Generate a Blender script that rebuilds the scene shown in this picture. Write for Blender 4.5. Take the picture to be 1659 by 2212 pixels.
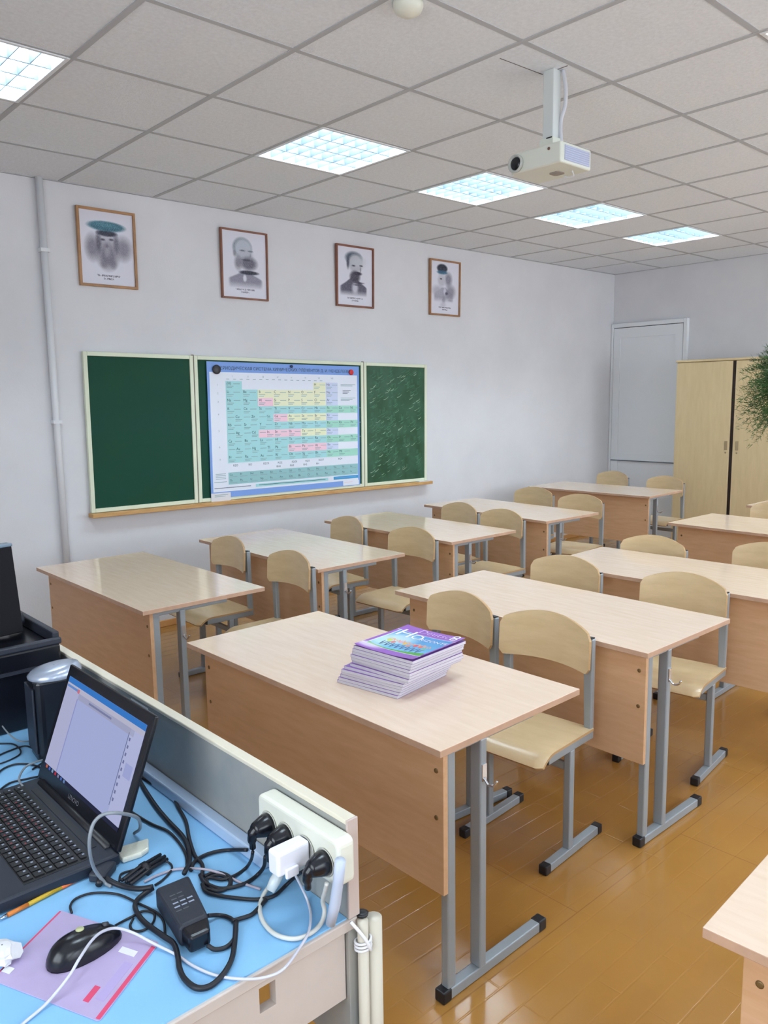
import bpy, math, random
import numpy as np
from mathutils import Matrix, Vector
random.seed(7); rng = np.random.default_rng(7)
for o in list(bpy.data.objects): bpy.data.objects.remove(o)
S = bpy.context.scene; COL = S.collection
def lin(c):
    c = [x/255 for x in c[:3]]
    return tuple((x/12.92 if x <= .04045 else ((x+.055)/1.055)**2.4) for x in c) + (1,)

# ------------------------------------------------------------------ camera
CAMZ = 1.526; F = 1721.09; CX, CY = 829.5, 1106.
RIGHT = Vector((0.73978, -0.67268, -0.014784)); UP = Vector((0.106378, 0.095236, 0.989754)); FWD = Vector((0.664382, 0.733777, -0.142013))
cd = bpy.data.cameras.new('camera'); cam = bpy.data.objects.new('camera', cd); COL.objects.link(cam)
cd.sensor_fit = 'VERTICAL'; cd.sensor_height = 24; cd.lens = 24*F/2212; cd.clip_start = .02
M = Matrix((RIGHT, UP, -FWD)).transposed().to_4x4(); M.translation = (0, 0, CAMZ)
cam.matrix_world = M; S.camera = cam
CEIL = 2.819; WY = 4.935; WX = 7.918; RY = -1.5; BX = -1.3
def at(px, py, z):
    """point on the horizontal plane z that the photograph shows at px, py"""
    d = RIGHT*((px-CX)/F) + UP*(-(py-CY)/F) + FWD
    t = (z-CAMZ)/d.z
    return Vector((d.x*t, d.y*t, z))

# ------------------------------------------------------------------ render look, world, lights
vs = S.view_settings; vs.view_transform = 'Standard'; vs.look = 'None'; vs.gamma = 1; vs.use_curve_mapping = False
vs.exposure = 0.25
W = bpy.data.worlds.new('world'); S.world = W; W.use_nodes = True
bg = W.node_tree.nodes['Background']; bg.inputs[0].default_value = (.78, .88, 1, 1); bg.inputs[1].default_value = 1.2
TUBE_STR = 58       # lamp tubes of the ceiling luminaires
WIN_POWER = (20.0, 20.0, 30.0, 75.0)      # light from the ground and houses outside, through each window
BACK_FILL_POWER = 60.0      # fill light through an unseen window added behind the camera
SKY_POWER = 470.0    # bright sky above the horizon outside the windows
SIDE = []
def area(name, loc, rot, sx, sy, p, col, spread=180):
    l = bpy.data.lights.new(name, 'AREA'); l.shape = 'RECTANGLE'; l.size = sx; l.size_y = sy; l.energy = p; l.color = col; l.spread = math.radians(spread)
    o = bpy.data.objects.new(name, l); COL.objects.link(o); o.location = loc; o.rotation_euler = rot; return o
WINS = [(-.7, .9), (1.5, 3.1), (3.7, 5.3), (5.9, 7.5)]; WZ0, WZ1 = .85, 2.45
for (a, b), wp in zip(WINS, WIN_POWER):
    area('window_or_fill_light', ((a+b)/2, RY-.30, (WZ0+WZ1)/2), (math.radians(90), 0, 0), 1.6, 1.6, wp, (.86, .93, 1))
area('window_or_fill_light', (BX-.35, .4, 1.75), (math.radians(90), 0, math.radians(-90)), 2.2, 1.7, BACK_FILL_POWER, (.84, .93, 1))  # added fill behind the camera, brightens the fronts that face it
area('sky_daylight', (3.4, -4.6, 4.3), (math.radians(62), 0, 0), 13, 3.2, SKY_POWER, (.80, .91, 1))

# ------------------------------------------------------------------ materials
MATS = {}
def mat(name, col, rough=.5, metal=0, spec=.5, noise=0, nscale=20, bump=0, bscale=200, emit=None, estr=1, coat=0, stretch=None, col2=None, trans=0):
    if name in MATS: return MATS[name]
    m = bpy.data.materials.new(name); m.use_nodes = True; nt = m.node_tree; N = nt.nodes; L = nt.links; b = N['Principled BSDF']
    b.inputs['Base Color'].default_value = lin(col); b.inputs['Roughness'].default_value = rough; b.inputs['Metallic'].default_value = metal
    b.inputs['Specular IOR Level'].default_value = spec
    if coat: b.inputs['Coat Weight'].default_value = coat; b.inputs['Coat Roughness'].default_value = .12
    if trans: b.inputs['Transmission Weight'].default_value = trans
    tc = N.new('ShaderNodeTexCoord'); mp = N.new('ShaderNodeMapping'); L.new(tc.outputs['Object'], mp.inputs[0])
    if stretch: mp.inputs['Scale'].default_value = stretch
    if noise:
        n = N.new('ShaderNodeTexNoise'); n.inputs['Scale'].default_value = nscale; n.inputs['Detail'].default_value = 5; n.inputs['Roughness'].default_value = .6
        L.new(mp.outputs[0], n.inputs['Vector'])
        mx = N.new('ShaderNodeMix'); mx.data_type = 'RGBA'
        c2 = col2 or tuple(x*(1-noise) for x in col)
        mx.inputs[6].default_value = lin(col); mx.inputs[7].default_value = lin(c2)
        r = N.new('ShaderNodeValToRGB'); r.color_ramp.elements[0].position = .3; r.color_ramp.elements[1].position = .72
        L.new(n.outputs[0], r.inputs[0]); L.new(r.outputs[0], mx.inputs[0]); L.new(mx.outputs[2], b.inputs['Base Color'])
    if bump:
        n2 = N.new('ShaderNodeTexNoise'); n2.inputs['Scale'].default_value = bscale; n2.inputs['Detail'].default_value = 3
        L.new(tc.outputs['Object'], n2.inputs['Vector'])
        bp = N.new('ShaderNodeBump'); bp.inputs['Strength'].default_value = bump; bp.inputs['Distance'].default_value = .002
        L.new(n2.outputs[0], bp.inputs['Height']); L.new(bp.outputs[0], b.inputs['Normal'])
    if emit:
        b.inputs['Emission Color'].default_value = lin(emit); b.inputs['Emission Strength'].default_value = estr
    MATS[name] = m; return m
def vcol_mat(name, rough=.4, emit=0, spec=.5):
    if name in MATS: return MATS[name]
    m = bpy.data.materials.new(name); m.use_nodes = True; nt = m.node_tree; b = nt.nodes['Principled BSDF']
    a = nt.nodes.new('ShaderNodeVertexColor'); a.layer_name = 'Col'
    nt.links.new(a.outputs[0], b.inputs['Base Color']); b.inputs['Roughness'].default_value = rough; b.inputs['Specular IOR Level'].default_value = spec
    if emit: nt.links.new(a.outputs[0], b.inputs['Emission Color']); b.inputs['Emission Strength'].default_value = emit; b.inputs['Base Color'].default_value = (0,0,0,1)
    MATS[name] = m; return m

WALL = mat('wall_paint', (226, 226, 230), .75, noise=.035, nscale=2.2, bump=.25, bscale=90)
CEILM = mat('ceiling_tile', (236, 240, 246), .9, noise=.05, nscale=60, bump=.9, bscale=140)
GRIDM = mat('ceiling_grid_metal', (186, 188, 192), .9, spec=.1)
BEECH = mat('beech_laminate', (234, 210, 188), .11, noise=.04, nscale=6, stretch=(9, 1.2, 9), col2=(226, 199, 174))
BEECHP = mat('beech_shaded_panel', (216, 174, 136), .42, noise=.08, nscale=6, stretch=(9, 1.2, 9), col2=(204, 160, 120))  # same laminate as the tabletop, shading put into a darker base colour
BEECHE = mat('beech_edge', (204, 166, 140), .45, noise=.1, nscale=14)
PLY = mat('birch_plywood', (222, 197, 156), .3, noise=.1, nscale=5, stretch=(5, 1.3, 7), col2=(208, 181, 138), coat=.25)
PLYE = mat('plywood_edge', (196, 158, 112), .5, noise=.1, nscale=60, stretch=(1, 1, 8))
STEEL = mat('grey_painted_steel', (158, 166, 172), .38, metal=.25, noise=.03, nscale=8)
BLKP = mat('black_plastic', (24, 25, 30), .42)
BLKG = mat('black_gloss', (16, 18, 26), .25)
BLKM = mat('charcoal_plastic', (38, 42, 54), .5, noise=.1, nscale=90)
CHROME = mat('chrome', (215, 218, 225), .15, metal=1)
BRASS = mat('aged_brass', (128, 104, 66), .45, metal=.5)
CREAM = mat('cream_aluminium', (226, 232, 208), .42)
PINE = mat('pine_ledge', (214, 172, 112), .5, noise=.15, nscale=5, stretch=(1.5, 10, 10), col2=(190, 140, 84))
WHITEP = mat('white_plastic', (232, 236, 240), .35)
CREAMP = mat('cream_plastic', (226, 226, 212), .35)
PAPER = mat('paper_white', (226, 226, 230), .8)
INK = mat('print_ink', (62, 84, 104), .7)
INKG = mat('pale_ink', (150, 176, 184), .7)
CABLE = mat('black_cable', (20, 21, 30), .5)

# ------------------------------------------------------------------ mesh helpers
_txt = {}
def text_geo(s, size=1.0, align='LEFT'):
    k = (s, align)
    if k not in _txt:
        c = bpy.data.curves.new('t', 'FONT'); c.body = s; c.size = 1; c.align_x = align; c.resolution_u = 2; c.fill_mode = 'FRONT'
        o = bpy.data.objects.new('t', c); COL.objects.link(o); bpy.context.view_layer.update()
        me = bpy.data.meshes.new_from_object(o.evaluated_get(bpy.context.evaluated_depsgraph_get()))
        _txt[k] = ([tuple(v.co) for v in me.vertices], [tuple(p.vertices) for p in me.polygons])
        bpy.data.objects.remove(o); bpy.data.curves.remove(c); bpy.data.meshes.remove(me)
    v, f = _txt[k]
    return [Vector(p)*size for p in v], f
class MB:
    def __init__(s): s.v = []; s.f = []; s.m = []; s.sm = []; s.mats = []
    def mi(s, m):
        if m not in s.mats: s.mats.append(m)
        return s.mats.index(m)
    def add(s, vs, fs, m, T=None, smooth=False):
        n = len(s.v); i = s.mi(m)
        s.v += [tuple(T @ Vector(p)) if T else tuple(p) for p in vs]
        for f in fs: s.f.append(tuple(n+k for k in f)); s.m.append(i); s.sm.append(smooth)
        return s
    def box(s, x0, x1, y0, y1, z0, z1, m, T=None):
        vs = [(x, y, z) for x in (x0, x1) for y in (y0, y1) for z in (z0, z1)]
        return s.add(vs, [(0,1,3,2), (4,6,7,5), (0,4,5,1), (2,3,7,6), (0,2,6,4), (1,5,7,3)], m, T)
    def tube(s, pts, r, m, n=8, closed=False, T=None, caps=True):
        P = [Vector(p) for p in pts]; L = len(P); rings = []; up = Vector((0, 0, 1)); prev = None
        for i, p in enumerate(P):
            if closed: t = P[(i+1) % L]-P[i-1]
            else: t = P[min(i+1, L-1)]-P[max(i-1, 0)]
            if t.length < 1e-9: t = Vector((0, 0, 1))
            t.normalize()
            if prev is None:
                a = t.cross(up)
                if a.length < .1: a = t.cross(Vector((1, 0, 0)))
            else:
                a = prev - t*prev.dot(t)
                if a.length < 1e-6: a = t.cross(up)
            a.normalize(); prev = a; b = t.cross(a)
            rr = r[i] if isinstance(r, (list, tuple)) else r
            rings.append([p+(a*math.cos(2*math.pi*k/n)+b*math.sin(2*math.pi*k/n))*rr for k in range(n)])
        vs = [q for R in rings for q in R]; fs = []
        for i in range(L if closed else L-1):
            j = (i+1) % L
            for k in range(n): fs.append((i*n+k, i*n+(k+1) % n, j*n+(k+1) % n, j*n+k))
        if not closed and caps: fs += [tuple(range(n))[::-1], tuple((L-1)*n+k for k in range(n))]
        return s.add(vs, fs, m, T, True)
    def lathe(s, prof, m, n=24, T=None, sx=1, sy=1):
        vs = []; fs = []
        for r, z in prof:
            for k in range(n): a = 2*math.pi*k/n; vs.append((r*math.cos(a)*sx, r*math.sin(a)*sy, z))
        for i in range(len(prof)-1):
            for k in range(n): fs.append((i*n+k, i*n+(k+1) % n, (i+1)*n+(k+1) % n, (i+1)*n+k))
        fs += [tuple(range(n))[::-1], tuple((len(prof)-1)*n+k for k in range(n))]
        return s.add(vs, fs, m, T, True)
    def prism(s, poly, z0, z1, m, T=None):
        n = len(poly); vs = [(x, y, z0) for x, y in poly]+[(x, y, z1) for x, y in poly]
        fs = [tuple(range(n))[::-1], tuple(range(n, 2*n))]+[(i, (i+1) % n, n+(i+1) % n, n+i) for i in range(n)]
        return s.add(vs, fs, m, T)
    def text(s, t, size, m, T, align='LEFT'):
        v, f = text_geo(t, size, align); return s.add(v, f, m, T)
    def build(s, name, parent=None, bevel=0, seg=2, smooth_angle=None):
        me = bpy.data.meshes.new(name); me.from_pydata(s.v, [], s.f)
        for m in s.mats: me.materials.append(m)
        me.polygons.foreach_set('material_index', s.m); me.polygons.foreach_set('use_smooth', s.sm); me.update()
        o = bpy.data.objects.new(name, me); COL.objects.link(o)
        if parent: o.parent = parent
        if bevel:
            b = o.modifiers.new('bevel', 'BEVEL'); b.width = bevel; b.segments = seg; b.limit_method = 'ANGLE'; b.angle_limit = math.radians(40)
        return o
def rrect(w, h, r, n=4, cx=0, cy=0):
    out = []
    for (sx, sy, a0) in ((1, 1, 0), (-1, 1, 90), (-1, -1, 180), (1, -1, 270)):
        for k in range(n+1):
            a = math.radians(a0+90*k/n); out.append((cx+sx*(w/2-r)+r*math.cos(a), cy+sy*(h/2-r)+r*math.sin(a)))
    return out
def smooth(pts, k=8, closed=False):
    P = [Vector(p) for p in pts]; n = len(P); out = []
    for i in range(n if closed else n-1):
        p0 = P[i-1] if (closed or i > 0) else P[0]*2-P[1]; p1 = P[i]; p2 = P[(i+1) % n]
        p3 = P[(i+2) % n] if (closed or i+2 < n) else P[-1]*2-P[-2]
        for j in range(k):
            t = j/k; out.append(.5*((2*p1)+(-p0+p2)*t+(2*p0-5*p1+4*p2-p3)*t*t+(-p0+3*p1-3*p2+p3)*t**3))
    if not closed: out.append(P[-1])
    return out
def tag(o, label=None, cat=None, group=None, kind=None):
    for k, v in (('label', label), ('category', cat), ('group', group), ('kind', kind)):
        if v: o[k] = v
    return o
def thing(name, label, cat, loc=(0, 0, 0), rz=0, group=None, rx=0, ry=0):
    o = bpy.data.objects.new(name, None); COL.objects.link(o); o.location = loc; o.rotation_euler = (rx, ry, rz); o.empty_display_size = .1
    return tag(o, label, cat, group)
def dup(o, parent=None):
    c = o.copy(); COL.objects.link(c); c.parent = parent
    if parent: c.matrix_parent_inverse = o.matrix_parent_inverse
    for ch in list(o.children): dup(ch, c)
    return c
def TR(loc, rz=0, rx=0, ry=0):
    return Matrix.Translation(loc) @ Matrix.Rotation(rz, 4, 'Z') @ Matrix.Rotation(ry, 4, 'Y') @ Matrix.Rotation(rx, 4, 'X')
def picture(name, w, h, nx, ny, fn, material, parent=None, T=None, curl=None):
    """a flat print: w x h grid with painted colours; fn(U, V) -> sRGB 0..255 arrays, V from the top"""
    us = np.linspace(0, 1, nx+1); vsn = np.linspace(0, 1, ny+1); U, V = np.meshgrid(us, vsn)
    Z = curl(U, V) if curl else np.zeros_like(U)
    vs = [tuple((T @ Vector(p)) if T else p) for p in zip((U*w).ravel(), ((1-V)*h).ravel(), Z.ravel())]
    fs = [(j*(nx+1)+i, (j+1)*(nx+1)+i, (j+1)*(nx+1)+i+1, j*(nx+1)+i+1) for j in range(ny) for i in range(nx)]
    me = bpy.data.meshes.new(name); me.from_pydata(vs, [], fs); me.materials.append(material)
    C = np.clip(fn(U, V).reshape(-1, 3)/255, 0, 1); C = np.where(C <= .04045, C/12.92, ((C+.055)/1.055)**2.4)
    a = me.color_attributes.new('Col', 'FLOAT_COLOR', 'POINT'); a.data.foreach_set('color', np.concatenate([C, np.ones((len(C), 1))], 1).astype(np.float32).ravel())
    me.update(); o = bpy.data.objects.new(name, me); COL.objects.link(o)
    if parent: o.parent = parent
    return o
def blob(C, U, V, cx, cy, rx, ry, col, a=1, soft=.35, rot=0):
    dx = U-cx; dy = V-cy; c, s = math.cos(rot), math.sin(rot); x = (dx*c+dy*s)/rx; y = (-dx*s+dy*c)/ry
    d = np.sqrt(x*x+y*y); m = np.clip((1-d)/soft+.5*soft, 0, 1)*a
    return C*(1-m[..., None])+np.array(col, float)*m[..., None]

# ------------------------------------------------------------------ the room
def floor_material():
    m = bpy.data.materials.new('painted_floor'); m.use_nodes = True; nt = m.node_tree; N = nt.nodes; L = nt.links; b = N['Principled BSDF']
    tc = N.new('ShaderNodeTexCoord')
    br = N.new('ShaderNodeTexBrick'); br.inputs['Scale'].default_value = 1; br.inputs['Brick Width'].default_value = 1.25; br.inputs['Row Height'].default_value = .62
    br.inputs['Mortar Size'].default_value = .0022; br.inputs['Mortar Smooth'].default_value = .3; br.inputs['Bias'].default_value = -.5
    br.inputs['Color1'].default_value = lin((170, 122, 60)); br.inputs['Color2'].default_value = lin((164, 116, 56)); br.inputs['Mortar'].default_value = lin((148, 104, 52))
    L.new(tc.outputs['Object'], br.inputs['Vector'])
    n = N.new('ShaderNodeTexNoise'); n.inputs['Scale'].default_value = 3; n.inputs['Detail'].default_value = 6; L.new(tc.outputs['Object'], n.inputs['Vector'])
    r = N.new('ShaderNodeMapRange'); r.inputs[1].default_value = .3; r.inputs[2].default_value = .7; r.inputs[3].default_value = 0; r.inputs[4].default_value = .35
    L.new(n.outputs[0], r.inputs[0])
    mx = N.new('ShaderNodeMix'); mx.data_type = 'RGBA'; L.new(r.outputs[0], mx.inputs[0]); L.new(br.outputs[0], mx.inputs[6]); mx.inputs[7].default_value = lin((152, 104, 50))
    L.new(mx.outputs[2], b.inputs['Base Color'])
    b.inputs['Roughness'].default_value = .16; b.inputs['Specular IOR Level'].default_value = .5
    b2 = N.new('ShaderNodeTexBrick'); b2.inputs['Scale'].default_value = 1; b2.inputs['Brick Width'].default_value = .42; b2.inputs['Row Height'].default_value = .075
    b2.inputs['Mortar Size'].default_value = .004; b2.inputs['Mortar Smooth'].default_value = .8; b2.inputs['Color1'].default_value = (1,1,1,1); b2.inputs['Color2'].default_value = (.93,.93,.93,1); b2.inputs['Mortar'].default_value = (0,0,0,1)
    L.new(tc.outputs['Object'], b2.inputs['Vector'])
    n2 = N.new('ShaderNodeTexNoise'); n2.inputs['Scale'].default_value = 9; n2.inputs['Detail'].default_value = 3; L.new(tc.outputs['Object'], n2.inputs['Vector'])
    ad = N.new('ShaderNodeMath'); ad.operation = 'MULTIPLY_ADD'; L.new(b2.outputs[0], ad.inputs[0]); ad.inputs[1].default_value = .35; L.new(n2.outputs[0], ad.inputs[2])
    bp = N.new('ShaderNodeBump'); bp.inputs['Strength'].default_value = .28; bp.inputs['Distance'].default_value = .004; L.new(ad.outputs[0], bp.inputs['Height']); L.new(bp.outputs[0], b.inputs['Normal'])
    return m
T = .12
tag(MB().box(BX-T, WX+T, RY-T, WY+T, -T, 0, floor_material()).build('floor'), kind='structure')
tag(MB().box(BX-T, WX+T, WY, WY+T, 0, CEIL+.15, WALL).build('wall_left'), kind='structure')
tag(MB().box(WX, WX+T, RY, WY, 0, CEIL+.15, WALL).build('wall_front'), kind='structure')
wb = MB(); BW0, BW1 = -.6, 1.4
wb.box(BX-T, BX, RY, BW0, 0, CEIL+.15, WALL); wb.box(BX-T, BX, BW1, WY, 0, CEIL+.15, WALL); wb.box(BX-T, BX, BW0, BW1, 0, .85, WALL); wb.box(BX-T, BX, BW0, BW1, 2.45, CEIL+.15, WALL)
tag(wb.build('wall_back'), kind='structure')
wm = MB(); xs = BX-T
for a, b in WINS: wm.box(xs, a, RY-.3, RY, 0, CEIL+.15, WALL); wm.box(a, b, RY-.3, RY, 0, WZ0, WALL); wm.box(a, b, RY-.3, RY, WZ1, CEIL+.15, WALL); xs = b
wm.box(xs, WX+T, RY-.3, RY, 0, CEIL+.15, WALL)
tag(wm.build('wall_right'), kind='structure')
GLASS = bpy.data.materials.new('window_glass'); GLASS.use_nodes = True
nt = GLASS.node_tree; nt.nodes.remove(nt.nodes['Principled BSDF']); tr = nt.nodes.new('ShaderNodeBsdfTransparent'); gl = nt.nodes.new('ShaderNodeBsdfGlossy'); gl.inputs['Roughness'].default_value = .03
mxs = nt.nodes.new('ShaderNodeMixShader'); mxs.inputs[0].default_value = .06; nt.links.new(tr.outputs[0], mxs.inputs[1]); nt.links.new(gl.outputs[0], mxs.inputs[2]); nt.links.new(mxs.outputs[0], nt.nodes['Material Output'].inputs[0])
for i, (a, b) in enumerate(WINS):
    w = MB(); y0, y1 = RY-.16, RY-.1
    for p in ((a, a+.06, WZ0, WZ1), (b-.06, b, WZ0, WZ1), (a+.06, b-.06, WZ0, WZ0+.06), (a+.06, b-.06, WZ1-.06, WZ1), ((a+b)/2-.04, (a+b)/2+.04, WZ0+.06, WZ1-.06)): w.box(p[0], p[1], y0, y1, p[2], p[3], WHITEP)
    o = tag(w.build('window_%d' % (i+1), bevel=.006), kind='structure')
    MB().box(a+.05, b-.05, RY-.135, RY-.131, WZ0+.05, WZ1-.05, GLASS).build('pane', o)
    MB().box(a-.05, b+.05, RY-.1, RY+.12, WZ0-.04, WZ0, WHITEP).build('window_sill', o, bevel=.008)
w = MB()
for p in ((BW0, BW0+.06, .85, 2.45), (BW1-.06, BW1, .85, 2.45), (BW0+.06, BW1-.06, .85, .91), (BW0+.06, BW1-.06, 2.39, 2.45), (.36, .44, .91, 2.39)): w.box(BX-.09, BX-.03, p[0], p[1], p[2], p[3], WHITEP)
o = tag(w.build('window_5', bevel=.006), kind='structure')  # unseen window, added to let the fill light in
MB().box(BX-.062, BX-.058, BW0+.05, BW1-.05, .9, 2.4, GLASS).build('pane', o)
# ceiling: mineral tiles in a white T-grid
GX, GY = 1.314, 3.176
LIGHTS = [(i, 0) for i in (-1, 2, 4, 6, 8)] + [(i, -4) for i in (-1, 1, 3, 5, 7, 9)]
cells = set(LIGHTS)
xs = [BX]+[GX+.6*i for i in range(-4, 11) if BX < GX+.6*i < WX]+[WX]
ys = [RY]+[GY+.6*j for j in range(-8, 3) if RY < GY+.6*j < WY]+[WY]
cm = MB(); lit = {(round(GX+.6*i, 3), round(GY+.6*j, 3)) for i, j in LIGHTS}
for a, b in zip(xs, xs[1:]):
    for c, d in zip(ys, ys[1:]):
        if (round(a, 3), round(c, 3)) in lit: continue
        cm.add([(a+.01, c+.01, CEIL), (a+.01, d-.01, CEIL), (b-.01, d-.01, CEIL), (b-.01, c+.01, CEIL)], [(0, 1, 2, 3)], CEILM)
cm.box(BX, WX, RY, WY, CEIL+.15, CEIL+.2, CEILM)
ceil = tag(cm.build('ceiling'), kind='structure')
gm = MB()
for x in xs[1:-1]: gm.box(x-.012, x+.012, RY, WY, CEIL-.003, CEIL+.03, GRIDM)
for y in ys[1:-1]: gm.box(BX, WX, y-.012, y+.012, CEIL-.002, CEIL+.03, GRIDM)
gm.build('ceiling_grid', ceil)
am = MB().box(BX, WX, WY-.02, WY, CEIL-.004, CEIL+.02, GRIDM).box(WX-.02, WX, RY, WY, CEIL-.004, CEIL+.02, GRIDM)
am.build('wall_angle', ceil)
CUT = mat('ceiling_cut', (120, 112, 112), .9)
sm_ = MB(); p0, p1 = at(1080, 126, CEIL-.001), at(1172, 161, CEIL-.001); q0, q1 = at(1196, 153, CEIL-.001), at(1226, 142, CEIL-.001)
for a, b in ((p0, p1), (q0, q1)): sm_.tube([a, b], .0016, CUT, 4)
sm_.build('cut_seam', ceil)
SKIRT = mat('painted_skirting', (206, 150, 90), .35)
tag(MB().box(BX, WX, WY-.015, WY, 0, .045, SKIRT).build('baseboard_left', bevel=.004), kind='structure')
tag(MB().box(WX-.015, WX, RY, 4.05, 0, .045, SKIRT).build('baseboard_front', bevel=.004), kind='structure')

# ceiling luminaires
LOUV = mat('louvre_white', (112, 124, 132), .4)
TUBE = mat('lamp_tube', (255, 255, 255), .4, emit=(232, 246, 255), estr=TUBE_STR)
HOUSE = mat('luminaire_housing', (168, 184, 192), .4)
def luminaire():
    t = thing('ceiling_light', 'x', 'ceiling light', (0, 0, CEIL))
    h = MB(); w = .286
    h.box(-w, w, -w, w, .085, .09, HOUSE); h.box(-w, -w+.004, -w, w, 0, .085, HOUSE); h.box(w-.004, w, -w, w, 0, .085, HOUSE); h.box(-w, w, -w, -w+.004, 0, .085, HOUSE); h.box(-w, w, w-.004, w, 0, .085, HOUSE)
    h.build('housing', t)
    f = MB()
    for a in ((-.297, -.28, -.297, .297), (.28, .297, -.297, .297), (-.28, .28, -.297, -.28), (-.28, .28, .28, .297)): f.box(*a, -.006, .004, WHITEP)
    f.build('frame', t, bevel=.002)
    for k in range(4):
        y = -.21+.14*k
        MB().tube([(-.27, y, .064), (.27, y, .064)], .013, TUBE, 10).build('lamp_tube', t)
    l = MB()
    for k in range(1, 4): y = -.28+.14*k; l.box(-.28, .28, y-.003, y+.003, 0, .072, LOUV)
    for k in range(1, 7): x = -.28+.08*k; l.box(x-.0015, x+.0015, -.28, .28, .001, .052, LOUV)
    l.build('louvre', t)
    return t
LL = {(-1, 0): 'square louvred ceiling light at the upper left corner, cut by the picture edge', (2, 0): 'square louvred ceiling light nearest the camera in the row of four, left of the projector',
 (4, 0): 'second square louvred ceiling light, just below and left of the projector', (6, 0): 'third square louvred ceiling light in the row, right of the projector', (8, 0): 'small farthest square louvred ceiling light, nearest the corner with the white door',
 (3, -4): 'square ceiling light whose corner just shows at the upper right picture edge'}
lum = luminaire(); first = True
for i, j in LIGHTS:
    o = lum if first else dup(lum); first = False
    o.location = (GX+.6*i+.3, GY+.6*j+.3, CEIL); o['group'] = 'square louvred ceiling lights'
    o['label'] = LL.get((i, j), 'square louvred ceiling light of the window-side row, outside the picture')

# door in the far corner
DW = mat('white_door_paint', (236, 240, 244), .4)
d = MB(); x = WX
d.box(x-.03, x+.0, 4.10, 4.93-.03, 0, 2.235, DW)
door = tag(d.build('door_1', bevel=.003), kind='structure')
fr = MB(); fr.box(x-.045, x, 4.055, 4.095, 0, 2.285, DW); fr.box(x-.045, x, 4.905, 4.932, 0, 2.285, DW); fr.box(x-.045, x, 4.095, 4.905, 2.242, 2.285, DW)
fr.build('door_frame', door, bevel=.004)
MB().box(x-.034, x-.0295, 4.10, 4.90, 2.236, 2.241, mat('gap_dark', (60, 66, 80), .7)).build('top_gap', door)
rl = MB()
for z0, z1 in ((2.13, 2.235), (.80, .88), (0, .15)): rl.box(x-.04, x-.03, 4.10, 4.90, z0, z1, DW)
for y0, y1 in ((4.10, 4.18), (4.82, 4.90)):
    for z0, z1 in ((.15, .80), (.88, 2.13)): rl.box(x-.04, x-.03, y0, y1, z0, z1, DW)
rl.build('door_rails', door)
MB().box(x-.05, x-.04, 4.10, 4.90, .795, .805, mat('door_gap', (110, 118, 128), .6)).build('kick_strip', door)

# wall pipe
t = thing('wall_pipe', 'white painted vertical pipe on the wall left of the green board', 'pipe', (1.79, WY-.028, 0))
MB().tube([(0, 0, 0), (0, 0, CEIL)], .020, mat('pipe_paint', (226, 228, 232), .5), 16).build('pipe', t)
pb = MB()
for z in (.35, 1.4, 2.4): pb.box(-.026, .026, -.022, .028, z, z+.02, mat('pipe_paint', (0, 0, 0)))
pb.build('pipe_clamp', t)

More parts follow.
